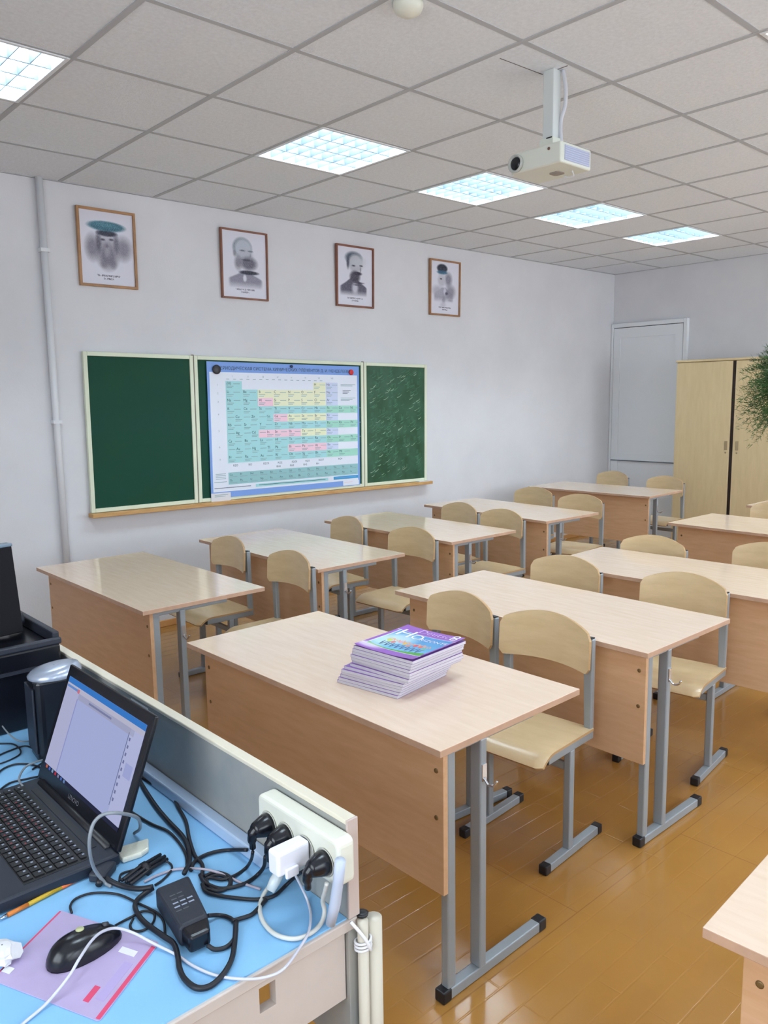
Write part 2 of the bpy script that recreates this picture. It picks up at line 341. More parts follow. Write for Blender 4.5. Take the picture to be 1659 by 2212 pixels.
# ------------------------------------------------------------------ portraits
PRINT = vcol_mat('portrait_print', .18, spec=.5)
def shoulders(C, U, V, cx, v0, slope, hw, col, a, v1, neck=.07):
    d = np.abs(U-cx); top = v0+slope*np.clip(d-neck, 0, 1)**.8
    m = np.clip((V-top)/.025, 0, 1)*np.clip((v1-V)/.10, 0, 1)*np.clip((hw-d)/.06, 0, 1)*a
    return C*(1-m[..., None])+np.array(col, float)*m[..., None]
def portrait(kind):
    def fn(U, V):
        C = np.ones(U.shape+(3,))*np.array([226, 226, 238.]); B = lambda *a, **k: blob(C, U, V, *a, **k)
        if kind == 0:
            for a in ((.22,.50,.12,.16,(120,116,130),.8,.9), (.80,.48,.15,.15,(120,116,130),.75,.9), (.50,.36,.20,.17,(196,194,206),1,.5), (.50,.60,.19,.18,(112,108,122),.85,.8), (.42,.72,.06,.05,(130,126,140),.7,.9), (.60,.71,.06,.06,(130,126,140),.7,.9),
                      (.50,.53,.06,.08,(176,174,186),.7,.9), (.42,.38,.045,.016,(70,66,80),.9,.8), (.58,.37,.045,.016,(70,66,80),.9,.8), (.49,.46,.03,.03,(120,112,126),.8,.9), (.50,.29,.21,.045,(48,44,62),1,.4), (.34,.42,.05,.13,(90,86,100),.8,.9), (.67,.42,.05,.12,(110,106,120),.8,.9)): C = B(*a[:5], a=a[5], soft=a[6])
            C = B(.50, .195, .38, .075, (66,110,128), a=1, soft=.3); C = B(.5, .17, .25, .04, (92,142,158), a=.7, soft=.8)
        elif kind == 1:
            C = shoulders(C, U, V, .52, .58, .30, .40, (136,134,152), .9, .86)
            for a in ((.46,.24,.235,.17,(120,130,142),.9,.25), (.48,.25,.21,.16,(192,198,210),1,.3), (.52,.36,.20,.13,(190,192,204),1,.5), (.28,.33,.035,.05,(140,140,150),.9,.8),
                      (.60,.47,.20,.11,(104,102,116),.95,.6), (.36,.47,.08,.10,(120,118,130),.8,.9), (.55,.42,.10,.012,(60,60,72),.9,.9), (.46,.28,.06,.012,(100,106,118),.9,.9), (.64,.28,.06,.012,(100,106,118),.9,.9), (.64,.36,.02,.05,(150,150,162),.8,.9)): C = B(*a[:5], a=a[5], soft=a[6])
            C = B(.60, .61, .24, .035, (54,54,70), a=1, soft=.4); C = B(.50, .70, .045, .06, (226,226,238), a=.95, soft=.5)
        elif kind == 2:
            C = shoulders(C, U, V, .46, .50, .42, .40, (84,82,100), .9, .84)
            for a in ((.50,.70,.09,.11,(212,212,226),.9,.8), (.47,.18,.26,.12,(74,84,98),.95,.4), (.52,.27,.22,.18,(188,188,198),1,.35), (.30,.27,.04,.10,(76,76,90),.9,.8), (.60,.24,.20,.09,(204,206,214),.7,.9), (.50,.50,.16,.11,(74,70,84),.95,.5), (.58,.44,.13,.035,(54,50,66),.95,.5),
                      (.46,.31,.05,.014,(60,58,72),.95,.8), (.68,.30,.05,.014,(60,58,72),.95,.8), (.66,.37,.018,.05,(130,128,142),.8,.9), (.36,.60,.07,.04,(96,92,108),.8,.8), (.62,.60,.14,.015,(70,68,84),.9,.8), (.56,.64,.10,.014,(80,78,94),.9,.8)): C = B(*a[:5], a=a[5], soft=a[6])
        else:
            C = shoulders(C, U, V, .46, .48, .34, .36, (160,158,176), .85, .78)
            for a in ((.24,.56,.18,.09,(178,176,192),.8,.9), (.70,.56,.16,.12,(142,140,156),.85,.9), (.62,.33,.13,.13,(134,132,148),.9,.8), (.38,.36,.15,.13,(196,196,208),1,.5), (.38,.24,.13,.04,(196,198,208),.9,.6), (.36,.33,.04,.016,(76,74,90),.9,.8), (.50,.56,.05,.07,(214,214,228),.9,.7), (.56,.60,.05,.03,(92,90,106),.9,.8),
                      (.46,.72,.06,.06,(150,148,164),.7,.9), (.70,.73,.08,.02,(160,158,174),.7,.9), (.44,.82,.10,.05,(190,188,202),.6,.9)): C = B(*a[:5], a=a[5], soft=a[6])
            C = B(.40, .13, .20, .09, (48,50,66), a=1, soft=.3); C = B(.40, .205, .20, .04, (60,100,130), a=.9, soft=.4)
        n = rng.normal(0, 1, U.shape)+.6*np.sin(160*(U+V)+3*np.sin(9*V)); dark = (226-C[..., :1])/226; C = C+n[..., None]*20*dark
        if kind in (0, 1, 2, 3):
            for yy, hw in ((.875, .22), (.915, .09)):
                m = (np.abs(V-yy) < .010) & (np.abs(U-.5) < hw) & (rng.random(U.shape) > .35); C[m] = (128, 126, 142)
        return C
    return fn
PF = [('portrait of a long-haired bearded man in a wide blue-green beret, thin wood frame', 1.995, 2.230, .372, .465, .016),
      ('portrait of a bald bearded man in a bow tie, second from the left', 2.980, 2.226, .382, .467, .012),
      ('portrait of a dark-bearded man with short hair, third from the left in brown frame', 3.992, 2.236, .385, .466, .014),
      ('portrait of a man in a small dark cap, farthest right, light wood frame', 5.018, 2.228, .382, .468, .014)]
for k, (lab, x0, z0, w, h, fw) in enumerate(PF):
    fm = mat('frame_wood_%d' % k, ((188, 140, 96), (150, 96, 72), (146, 90, 68), (178, 128, 88))[k], .4, noise=.2, nscale=9)
    t = thing('framed_portrait', lab, 'picture', (x0, WY, z0), group='framed portraits above the board', rx=math.radians(1.2))
    m = MB(); m.box(0, fw, -.022, 0, 0, h, fm); m.box(w-fw, w, -.022, 0, 0, h, fm); m.box(fw, w-fw, -.022, 0, 0, fw, fm); m.box(fw, w-fw, -.022, 0, h-fw, h, fm)
    m.build('frame', t, bevel=.002)
    MB().box(fw, w-fw, -.008, -.004, fw, h-fw, PAPER).build('backing', t)
    picture('print', w-2*fw, h-2*fw, 90, 120, portrait(k), PRINT, t, Matrix.Translation((fw, -.010, fw)) @ Matrix.Rotation(math.radians(90), 4, 'X'))

# ------------------------------------------------------------------ green board in three leaves
GREEN = mat('chalkboard_green', (14, 68, 54), .6, spec=.25, noise=.2, nscale=3, col2=(18, 72, 50))
def smear_mat():
    m = bpy.data.materials.new('chalky_green'); m.use_nodes = True; nt = m.node_tree; N = nt.nodes; L = nt.links; b = N['Principled BSDF']
    tc = N.new('ShaderNodeTexCoord'); n = N.new('ShaderNodeTexNoise'); n.inputs['Scale'].default_value = 7; n.inputs['Detail'].default_value = 6; L.new(tc.outputs['Object'], n.inputs['Vector'])
    r = N.new('ShaderNodeValToRGB'); r.color_ramp.elements[0].position = .35; r.color_ramp.elements[0].color = lin((20, 72, 40)); r.color_ramp.elements[1].position = .75; r.color_ramp.elements[1].color = lin((56, 100, 76))
    L.new(n.outputs[0], r.inputs[0]); L.new(r.outputs[0], b.inputs['Base Color']); b.inputs['Roughness'].default_value = .5; return m
CHALKY = smear_mat(); CHALK = mat('chalk', (176, 200, 176), .9); CHALKD = mat('faint_chalk', (84, 134, 106), .9)
BT = math.radians(.65); BZ = .835
board = thing('chalkboard', 'green three-leaf school chalkboard in cream frame hung below the portraits', 'chalkboard', (1.965, WY, BZ))
board.rotation_euler = (0, BT, 0)
for x0, x1, ms, nm in ((0, .748, GREEN, 'left_leaf'), (.755, 2.263, GREEN, 'centre_leaf'), (2.270, 2.985, CHALKY, 'right_leaf')):
    s = MB().box(x0+.02, x1-.02, -.026, -.012, .022, .978, ms).build('writing_surface', board)
    f = MB(); f.box(x0, x0+.026, -.034, -.008, 0, 1, CREAM); f.box(x1-.026, x1, -.034, -.008, 0, 1, CREAM); f.box(x0+.026, x1-.026, -.034, -.008, 0, .026, CREAM); f.box(x0+.026, x1-.026, -.034, -.008, .974, 1, CREAM)
    f.build('leaf_frame', board, bevel=.003)
    if ms is CHALKY:
        ck = MB()
        for k in range(230):
            cxk = random.uniform(x0+.07, x1-.07); cz = random.uniform(.06, .94); L_ = random.uniform(.02, .045)
            pts = [(cxk+L_*(q-.5)*1.2, -.0275, cz+L_*.55*((q)**2-.3)) for q in (0, .25, .5, .75, 1)]
            mm = CHALK if k % 4 == 0 else CHALKD; wd = random.uniform(.0012, .0026)
            for a, b in zip(pts, pts[1:]): ck.add([(a[0], a[1], a[2]-wd), (b[0], b[1], b[2]-wd), (b[0], b[1], b[2]+wd), (a[0], a[1], a[2]+wd)], [(0, 1, 2, 3)], mm)
            if k % 2:
                for q in range(2):
                    xx = cxk-.01+q*.014; zz = cz+.02; ck.add([(xx, -.0272, zz), (xx+.002, -.0272, zz), (xx+.006, -.0272, zz+.035), (xx+.003, -.0272, zz+.035)], [(0, 1, 2, 3)], CHALKD)
        ck.build('chalk_marks', s)
for xx in (.7515, 2.2665): MB().box(xx-.0035, xx+.0035, -.030, -.006, 0, 1.006, mat('hinge_dark', (120, 112, 100), .6)).build('hinge', board)
MB().box(-.01, 3.02, -.075, -.002, -.028, -.002, PINE).build('chalk_ledge', board, bevel=.003)
MB().box(2.86, 2.99, -.070, -.030, -.0015, .002, PAPER).build('chalk_dust', board)

# periodic table poster
TEAL = mat('poster_teal', (168, 222, 226), .5); TGRN = mat('poster_green', (166, 224, 206), .5); YEL = mat('poster_yellow', (238, 240, 206), .5)
PINK = mat('poster_pink', (248, 208, 224), .5); LAV = mat('poster_lavender', (210, 220, 246), .5); PWH = mat('poster_white', (232, 238, 250), .5)
BLU = mat('poster_blue', (126, 164, 232), .5); BLUD = mat('poster_strip_blue', (60, 160, 214), .5); GRTE = mat('poster_grey_teal', (152, 200, 204), .5)
poster = thing('periodic_table_poster', 'large blue-edged poster of the periodic table on the middle of the green board', 'poster', (2.81, WY-.038, .845))
poster.rotation_euler = (0, BT, 0)
PW, PH = 1.366, .945
def pq(m, u0, u1, v0, v1, mm, lift=0):
    y = -.001-lift; m.add([(u0*PW, y, (1-v1)*PH), (u1*PW, y, (1-v1)*PH), (u1*PW, y, (1-v0)*PH), (u0*PW, y, (1-v0)*PH)], [(0, 1, 2, 3)], mm)
m = MB().box(0, PW, -.0008, 0, 0, PH, BLU); m.build('sheet', poster)
m = MB(); pq(m, .014, .985, .075, .955, PWH)
UE = [.105, .202, .298, .394, .486, .574, .664, .752, .838, .925, .985]
VE = [.138, .200, .262, .325, .385, .445, .505, .565, .625, .685, .745]
kinds = ['T      Y L', 'TTYYYYYL', 'TTPYYYYL', 'TTTTTTTGGG', 'TTTPYYYL', 'TTTTTTTGGG', 'TTPPPYYL', 'TTTTTTTGGG', 'TTTTPPPL', 'TTTTTTTGG ']
kinds[0] = 'T     YL'
KM = {'T': TEAL, 'Y': YEL, 'P': PINK, 'L': LAV, 'G': TGRN}
for r, row in enumerate(kinds):
    for c, k in enumerate(row):
        if k != ' ': pq(m, UE[c], UE[c+1], VE[r], VE[r+1], KM[k], .0003)
pq(m, UE[9], UE[10], VE[9], VE[10], TGRN, .0003)
m.add([(UE[1]*PW, -.0015, (1-.262)*PH), (UE[2]*PW, -.0015, (1-.262)*PH), (UE[1]*PW, -.0015, (1-.2)*PH)], [(0, 1, 2)], TEAL)
m.add([(UE[2]*PW, -.0015, (1-.325)*PH), (UE[3]*PW, -.0015, (1-.325)*PH), (UE[2]*PW, -.0015, (1-.262)*PH)], [(0, 1, 2)], PINK)
pq(m, .105, .985, .815, .905, GRTE, .0003); pq(m, .27, .76, .917, .940, TEAL, .0003); pq(m, .80, .985, .912, .938, BLUD, .0003)
pq(m, .0, .115, .962, 1.03, PAPER, .0006); pq(m, .87, .99, .955, .995, PWH, .0006)
m.build('printed_table', poster)
els = [['H','','','','','','H','He'], ['Li','Be','B','C','N','O','F','Ne'], ['Na','Mg','Al','Si','P','S','Cl','Ar'], ['K','Ca','Sc','Ti','V','Cr','Mn','Fe','Co','Ni'],
       ['Cu','Zn','Ga','Ge','As','Se','Br','Kr'], ['Rb','Sr','Y','Zr','Nb','Mo','Tc','Ru','Rh','Pd'], ['Ag','Cd','In','Sn','Sb','Te','I','Xe'], ['Cs','Ba','La','Hf','Ta','W','Re','Os','Ir','Pt'],
       ['Au','Hg','Tl','Pb','Bi','Po','At','Rn'], ['Fr','Ra','Ac','Rf','Db','Sg','Bh','Hs','Mt','']]
ln = ['Ce','Pr','Nd','Pm','Sm','Eu','Gd','Tb','Dy','Ho','Er','Tm','Yb','Lu']; ac = ['Th','Pa','U','Np','Pu','Am','Cm','Bk','Cf','Es','Fm','Md','No','Lr']
PX = Matrix.Rotation(math.radians(90), 4, 'X')
lt = MB()
def ptext(s, u, v, size, mm=INK, al='LEFT'):
    lt.text(s, size, mm, Matrix.Translation((u*PW, -.0022, (1-v)*PH)) @ PX, al)
def marks(u, v, w, rows=2, mm=INKG):
    for q in range(rows): pq(lt, u, u+w*(1-.2*q), v+q*.011, v+q*.011+.004, mm, .0012)
for r, row in enumerate(els):
    for c, e in enumerate(row):
        if not e: continue
        left = not (r in (4, 6, 8) and c < 7) or c >= 3
        u = UE[c]+(.006 if left else .052); ptext('(H)' if (r == 0 and c == 0) else e, u, VE[r]+.026, .027)
        marks(UE[c]+(.045 if left else .006), VE[r]+.018, .04, 1); marks(u, VE[r]+.036, .04, 2)
for k, e in enumerate(ln): ptext(e, .112+k*.0625, .84, .021, INK); marks(.112+k*.0625, .846, .045, 1)
for k, e in enumerate(ac): ptext(e, .112+k*.0625, .884, .021, INK); marks(.112+k*.0625, .890, .045, 1)
for k, e in enumerate(['R₂O', 'RO', 'R₂O₃', 'RO₂', 'R₂O₅', 'RO₃', 'R₂O₇', 'RO₄']): ptext(e.replace('₂', '2').replace('₃', '3').replace('₅', '5').replace('₇', '7').replace('₄', '4'), .135+k*.093+(.05 if k == 7 else 0), .772, .021)
for k, e in enumerate(['RH4', 'RH3', 'RH2', 'RH']): ptext(e, .405+k*.09, .800, .020)
for k, e in enumerate('1234567'): ptext(e, .055, (.175, .235, .298, .39, .51, .63, .725)[k], .020, INKG)
for k, e in enumerate(['I', 'II', 'III', 'IV', 'V', 'VI', 'VII', 'VIII']): ptext(e, .145+k*.092, .098+.012, .018, INKG)
for k in range(16): marks(.11+k*.04, .122, .018, 1)
for k in range(4): marks(.03, .82+k*.012, .06, 1)
marks(.02, .88, .075, 1); marks(.02, .925, .22, 1, INK); marks(.29, .925, .45, 1, INK); marks(.81, .922, .16, 1, BLU); marks(.02, .975, .08, 2); marks(.88, .965, .06, 1, PINK)
marks(.86, .15, .11, 2); marks(.875, .20, .06, 3, INK); marks(.86, .26, .11, 3)
ptext('ПЕРИОДИЧЕСКАЯ СИСТЕМА ХИМИЧЕСКИХ ЭЛЕМЕНТОВ Д. И. МЕНДЕЛЕЕВА', .06, .056, .0312)
lt.build('lettering', poster)
for (px_, z_, r_, c_, lab) in ((2.893, 1.735, .032, (30, 30, 40), 'round black magnet holding the upper left corner of the poster'), (4.100, 1.728, .022, (206, 36, 44), 'round red magnet holding the upper right corner of the poster'), (3.526, 1.765, .011, (40, 50, 90), 'small dark blue magnet at the middle of the poster top edge')):
    o = MB().lathe([(r_*.9, 0), (r_, .003), (r_, .009), (r_*.8, .012)], mat('magnet_%d' % c_[0], c_, .35), 24, Matrix.Rotation(math.radians(90), 4, 'X')).build('magnet')
    o.location = (px_, WY-.0405, z_); tag(o, lab, 'magnet', 'magnets on the poster')

# ------------------------------------------------------------------ school desks
def make_desk():
    t = thing('school_desk', 'x', 'desk', group='two-seat school desks')
    L_, D_ = 1.2, .577
    tb = MB().box(0, D_, -L_, 0, .682, .700, BEECH)
    tb.m = [tb.mi(BEECHE) if i < 4 else tb.m[i] for i in range(6)]
    tb.build('tabletop', t, bevel=.0015)
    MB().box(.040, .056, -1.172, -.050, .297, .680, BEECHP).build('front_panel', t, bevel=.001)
    for y in (-1.16, -.064):
        sg = 1 if y > -.5 else -1
        MB().box(.055, .084, y-.0125, y+.0125, .03, .668, STEEL).build('leg', t, bevel=.004)
        MB().box(.172, .197, y-.018, y+.018, .03, .668, STEEL).build('leg', t, bevel=.004)
        r = MB().box(.06, .44, y-.015, y+.015, .002, .031, STEEL).build('foot_rail', t, bevel=.003)
        for x0, x1 in ((.034, .066), (.434, .468)): MB().box(x0, x1, y-.0165, y+.0165, 0, .0335, BLKP).build('end_cap', r, bevel=.004)
        MB().box(.052, .40, y-.012, y+.012, .660, .682, STEEL).build('support_bar', t, bevel=.003)
        hk = MB(); yo = sg*.019
        hk.box(.176, .193, y+yo-.002, y+yo+.002, .555, .60, CHROME)
        hk.tube(smooth([(.184, y+yo, .562), (.184, y+yo+sg*.015, .548), (.186, y+yo+sg*.032, .552), (.188, y+yo+sg*.040, .566)], 5), .0035, CHROME, 8)
        hk.build('hook', t)
        for zz in (.62, .497):
            MB().lathe([(.0065, 0), (.0065, .0012), (.004, .002)], BRASS, 12, TR((.040, y-sg*.012, zz), ry=-math.pi/2)).build('screw', t)
    return t
DESKS = [ # x, y, angle, label
 (1.350, 4.126, 0.0, 'school desk of the wall column nearest the camera, chairs behind it'),
 (2.340, 4.245, -.019, 'second school desk of the wall column, below the middle of the green board'),
 (3.317, 4.274, -.012, 'third school desk of the wall column, below the right end of the green board'),
 (4.349, 4.339, -.048, 'fourth school desk of the wall column, right of the green board'),
 (5.864, 4.505, .031, 'last school desk of the wall column, in front of the white door'),
 (1.274, 2.433, .008, 'school desk with the stack of textbooks on it'),
 (2.288, 2.464, -.007, 'school desk directly behind the two chairs of the desk with the textbooks'),
 (3.192, 2.360, .04, 'third school desk of the middle column, reaching the right picture edge'),
 (4.773, 2.539, -.03, 'fourth school desk of the middle column, in front of the tall cabinet'),
 (5.905, 2.528, 0, 'farthest desk of the middle column, a sliver at the right edge below the plant'),
 (1.126, .517, .05, 'school desk cut off at the lower right corner of the picture')]
dk = make_desk()
for k, (x, y, a, lab) in enumerate(DESKS):
    o = dk if k == 0 else dup(dk)
    o.location = (x, y, 0); o.rotation_euler = (0, 0, a); o['label'] = lab

# ------------------------------------------------------------------ school chairs
def ply_sheet(fn, nu, nv, th, poly=None):
    """sheet from fn(u,v)->(point, normal)"""
    m = MB(); top = []; bot = []
    for j in range(nv+1):
        for i in range(nu+1):
            p, n = fn(i/nu, j/nv); top.append(p+n*th/2); bot.append(p-n*th/2)
    fs = [(j*(nu+1)+i, j*(nu+1)+i+1, (j+1)*(nu+1)+i+1, (j+1)*(nu+1)+i) for j in range(nv) for i in range(nu)]
    n0 = len(top); m.add(top+bot, fs+[tuple(n0+q for q in f[::-1]) for f in fs], PLY, None, True)
    ring = [i for i in range(nu+1)]+[(j+1)*(nu+1)-1 for j in range(1, nv+1)]+[nv*(nu+1)+i for i in range(nu-1, -1, -1)]+[j*(nu+1) for j in range(nv-1, 0, -1)]
    e = [top[q] for q in ring]+[bot[q] for q in ring]; k = len(ring)
    m.add(e, [(q, k+q, k+(q+1) % k, (q+1) % k) for q in range(k)], PLYE)
    return m
def make_chair():
    t = thing('school_chair', 'x', 'chair', group='plywood school chairs')
    def back(u, v):
        y = (u-.5)*.362; s = abs(u-.5)*2
        r = .020; ex = max(0, abs(y)-(.181-r)); q = r-math.sqrt(max(0, r*r-ex*ex))
        zt = .785-.044*s**2-q; zb = .606+.010*(1-s*s)+q
        z = zb+(zt-zb)*v
        x = .272-.034*s*s+.05*(z-.61)
        n = Vector((-1, -.068*2*(1 if y < 0 else -1)*s/.385*-1, .05)).normalized()
        return Vector((x, y, z)), n
    b = ply_sheet(back, 28, 8, .009).build('backrest', t)
    def seat(u, v):
        y = (u-.5)*.36; x = -.045+.325*v; s = abs(u-.5)*2
        cr = .016; ex = max(0, abs(y)-(.18-cr)); q = cr-math.sqrt(max(0, cr*cr-ex*ex)); x = x+(q if v < .5 else 0)*(1-v)**2
        z = .4065-.006*math.sin(math.pi*min(1, v*1.1))*(1-s*s)
        if v < .22: z -= .030*((.22-v)/.22)**2
        dz = 0 if v >= .22 else .060*(.22-v)/.22/.22/.325
        return Vector((x, y, z)), Vector((-dz, 0, 1)).normalized()
    ply_sheet(seat, 20, 20, .009).build('seat', t)
    for s in (-1, 1):
        y = s*.163
        MB().box(.140, .168, y-.013, y+.013, .028, .375, STEEL).build('leg', t, bevel=.004)
        r = MB().box(.024, .335, y-.014, y+.014, .002, .030, STEEL).build('foot_rail', t, bevel=.003)
        for x0, x1 in ((0, .03), (.33, .36)): MB().box(x0, x1, y-.0155, y+.0155, 0, .032, BLKP).build('end_cap', r, bevel=.004)
        u = MB(); u.box(.012, .29, y-.012, y+.012, .372, .401, STEEL)
        u.add([(.266, y-.013, .372), (.288, y-.013, .372), (.288, y+.013, .372), (.266, y+.013, .372), (.258, y-.018, .725), (.280, y-.018, .725), (.280, y+.018, .725), (.258, y+.018, .725)], [(3,2,1,0), (4,5,6,7), (0,1,5,4), (1,2,6,5), (2,3,7,6), (3,0,4,7)], STEEL)
        u = u.build('side_frame', t, bevel=.004)
        MB().box(.006, .014, y-.0105, y+.0105, .374, .399, BLKP).build('tube_plug', u)
        MB().box(.260, .278, y-.015, y+.015, .724, .728, BLKP).build('tube_plug', u)
        for zz in (.685,): MB().lathe([(.006, 0), (.006, .002), (.002, .004)], CHROME, 10, TR((.252, y*1.04, zz), ry=-math.pi/2)).build('screw', b)
    MB().box(.146, .162, -.148, .148, .300, .328, STEEL).build('crossbar', t, bevel=.003)
    return t
CH = [ # backrest middle x, y, yaw deg, label
 (2.190, 2.002, -5, 'plywood chair just right of the textbook stack, turned slightly away'),
 (2.186, 1.605, 4, 'large foreground plywood chair right of the one beside the textbooks'),
 (3.052, 2.128, 4.5, 'plywood chair showing over the middle of the second desk of the middle column'),
 (3.085, 1.566, 7, 'wide plywood chair behind the right end of the second desk of the middle column'),
 (3.815, 2.112, 3, 'chair of which only the backrest top shows behind the third middle-column desk, left one'),
 (4.010, 1.590, 2, 'chair cut by the right picture edge, backrest above the third middle-column desk'),
 (5.590, 2.180, 1, 'far chair at the right picture edge below the hanging plant'),
 (2.245, 3.758, -2, 'plywood chair nearest the wall at the back of the first wall-column desk'),
 (2.232, 3.173, -1, 'plywood chair left of the textbooks, at the aisle end of the first wall-column desk'),
 (3.165, 3.850, -6, 'plywood chair nearest the wall behind the second wall-column desk'),
 (3.142, 3.242, 3, 'plywood chair at the aisle end behind the second wall-column desk, its whole seat in view'),
 (4.130, 3.775, -5, 'plywood chair nearest the wall behind the third wall-column desk'),
 (4.071, 3.343, -1, 'plywood chair at the aisle end behind the third wall-column desk'),
 (5.243, 3.972, 5, 'plywood chair nearest the wall behind the fourth wall-column desk'),
 (5.087, 3.418, 8, 'plywood chair at the aisle end behind the fourth wall-column desk'),
 (6.846, 4.240, -5, 'small far chair backrest in front of the white door, the left one'),
 (6.720, 3.620, -1, 'far chair between the last wall-column desk and the tall cabinet')]
ck = make_chair()
for k, (x, y, a, lab) in enumerate(CH):
    o = ck if k == 0 else dup(ck); a = math.radians(a)
    o.location = (x-.245*math.cos(a), y-.245*math.sin(a), 0); o.rotation_euler = (0, 0, a); o['label'] = lab

# ------------------------------------------------------------------ tall cabinet
CAB = mat('maple_laminate', (226, 204, 160), .42, noise=.05, nscale=5, stretch=(6, 6, 1), col2=(218, 195, 150))
DARK = mat('dark_gap', (40, 26, 22), .7)
t = thing('tall_cabinet', 'tall light-wood double-door cabinet beside the white door', 'cabinet', (0, 0, 0))
MB().box(7.462, 7.89, 2.78, 3.926, .0, 1.822, CAB).build('body', t, bevel=.002)
MB().box(7.44, 7.895, 2.772, 3.934, 1.823, 1.843, CAB).build('top_board', t, bevel=.002)
MB().box(7.452, 7.463, 3.343, 3.372, .06, 1.818, DARK).build('door_gap', t)
for y0, y1, yh in ((3.374, 3.922, 3.405), (2.784, 3.341, 3.30)):
    dd = MB().box(7.444, 7.461, y0, y1, .06, 1.815, CAB).build('door', t, bevel=.002)
    MB().box(7.438, 7.4445, yh-.014, yh+.014, .99, 1.075, mat('handle_beige', (176, 156, 122), .35, metal=.3)).build('handle', dd, bevel=.003)
    MB().lathe([(.008, 0), (.008, .003)], mat('handle_beige', (0,0,0)), 12, TR((7.4442, yh, .965), ry=-math.pi/2)).build('lock', dd)

# ------------------------------------------------------------------ projector on its pole
PJ = mat('projector_cream', (222, 224, 212), .4); PJG = mat('projector_grille', (176, 182, 206), .5)
t = thing('ceiling_projector', 'white ceiling-mounted projector with round dark lens', 'projector', (2.823, 2.068, CEIL))
MB().box(-.026, .026, -.026, .026, -.27, 0, mat('pole_paint', (214, 218, 216), .4)).build('pole', t, bevel=.004)
m = MB().box(-.036, .036, -.034, .034, -.318, -.262, PJ); m.box(-.038, -.03, -.030, .0, -.268, -.262, BLKP); m.build('mount_bracket', t, bevel=.003)
x0, x1, y0, y1, z0, z1 = -.123, .085, -.135, .130, -.398, -.318
body = MB().prism([(x0, y0), (x1, y0), (x1, y1), (x0+.03, y1), (x0, y1-.03)], z0, z1, PJ).build('body', t, bevel=.008, seg=3)
g = MB().box(x0+.025, x1-.015, y0-.0015, y0+.004, z0+.012, z1-.012, PJG)
for k in range(7): g.box(x0+.025, x1-.015, y0-.003, y0-.0015, z0+.014+k*.008, z0+.0165+k*.008, mat('slat_lilac', (200, 204, 224), .4))
g.build('side_grille', t)
lz = (z0+z1)/2-.004
MB().lathe([(.034, 0), (.036, .012), (.030, .016), (.027, .006), (0.001, .006)], mat('lens_ring', (190, 192, 186), .35), 28, TR((x0-.002, y1-.052, lz), ry=-math.pi/2)).build('lens_ring', t)
MB().lathe([(.0255, 0), (.023, .004), (.012, .007), (.001, .008)], BLKG, 24, TR((x0-.008, y1-.052, lz), ry=-math.pi/2)).build('lens', t)
MB().lathe([(.006, 0), (.006, .002)], mat('sensor_brown', (110, 80, 70), .3), 12, TR((x0-.001, y0+.055, z1-.02), ry=-math.pi/2)).build('sensor', t)
MB().prism(rrect(.05, .05, .012, cx=.0, cy=-.03), z0-.004, z0+.001, mat('foot_grey', (150, 140, 130), .5)).build('adjustable_foot', t)
MB().tube(smooth([(.02, -.09, z0-.002), (.05, -.075, z0-.012), (.06, -.045, z0-.010), (.062, -.02, z0)], 6), .003, WHITEP, 8).build('cable_loop', t)
MB().tube(smooth([(.024, -.034, -.002), (.028, -.046, -.07), (.026, -.045, -.14), (.020, -.030, -.20), (.022, -.034, -.30)], 8), .008, mat('cable_white', (206, 206, 212), .4), 10).build('signal_cable', t)

o = MB().lathe([(.052, 0), (.052, -.012), (.044, -.030), (.022, -.042), (.001, -.044)], CREAMP, 28).build('smoke_detector')
o.location = (1.99, 2.042, CEIL); tag(o, 'round cream smoke detector at the top picture edge', 'smoke detector')

# ------------------------------------------------------------------ hanging plant
FOL = mat('fern_green', (66, 112, 44), .55, noise=.4, nscale=8, col2=(30, 70, 34))
t = thing('hanging_plant', 'bushy green plant with fine needle leaves at the right picture edge', 'plant', (4.20, 1.56, 1.58))
fm = MB(); R0 = .30
for k in range(760):
    th = random.uniform(0, 2*math.pi); ph = random.uniform(-.9, 1.1); Ls = random.uniform(.22, .33)
    d0 = Vector((math.cos(th)*math.cos(ph), math.sin(th)*math.cos(ph), math.sin(ph)))
    pts = [Vector((0, 0, .02))+d0*Ls*q+Vector((0, 0, -.11*q*q*Ls/.3)) for q in np.linspace(.15, 1, 9)]
    for i in range(len(pts)-1):
        p = pts[i]; ax = (pts[i+1]-p); 
        for s in range(5):
            c = p+ax*(s/5)
            e = Vector((random.gauss(0, 1), random.gauss(0, 1), random.gauss(0, .8))).normalized()*random.uniform(.018, .036)
            w = e.cross(d0); w = (w.normalized() if w.length > 1e-6 else Vector((0, 0, 1)))*.0016
            fm.add([c-w, c+w, c+e+w*.3, c+e-w*.3], [(0, 1, 2, 3)], FOL)
fm.build('foliage', t)
st = MB()
for k in range(26):
    th = random.uniform(0, 2*math.pi); ph = random.uniform(-.6, .9); d0 = Vector((math.cos(th)*math.cos(ph), math.sin(th)*math.cos(ph), math.sin(ph)))
    st.tube([Vector((0, 0, .02))+d0*.26*q+Vector((0, 0, -.14*q*q)) for q in np.linspace(0, 1, 6)], .0015, FOL, 5)
st.build('stem', t)
MB().lathe([(.055, -.10), (.075, .0), (.08, .02), (.07, .02), (.065, .0)], mat('pot_brown', (120, 78, 56), .5), 24).build('pot', t)
wr = MB()
for k in range(3): a = k*2.094; wr.tube([(.075*math.cos(a), .075*math.sin(a), .015), (0, 0, .5)], .0015, mat('string', (150, 140, 120), .7), 5)
wr.tube([(0, 0, .5), (0, 0, CEIL-1.58)], .0015, mat('string', (0,0,0)), 5); wr.build('hanging_string', t)

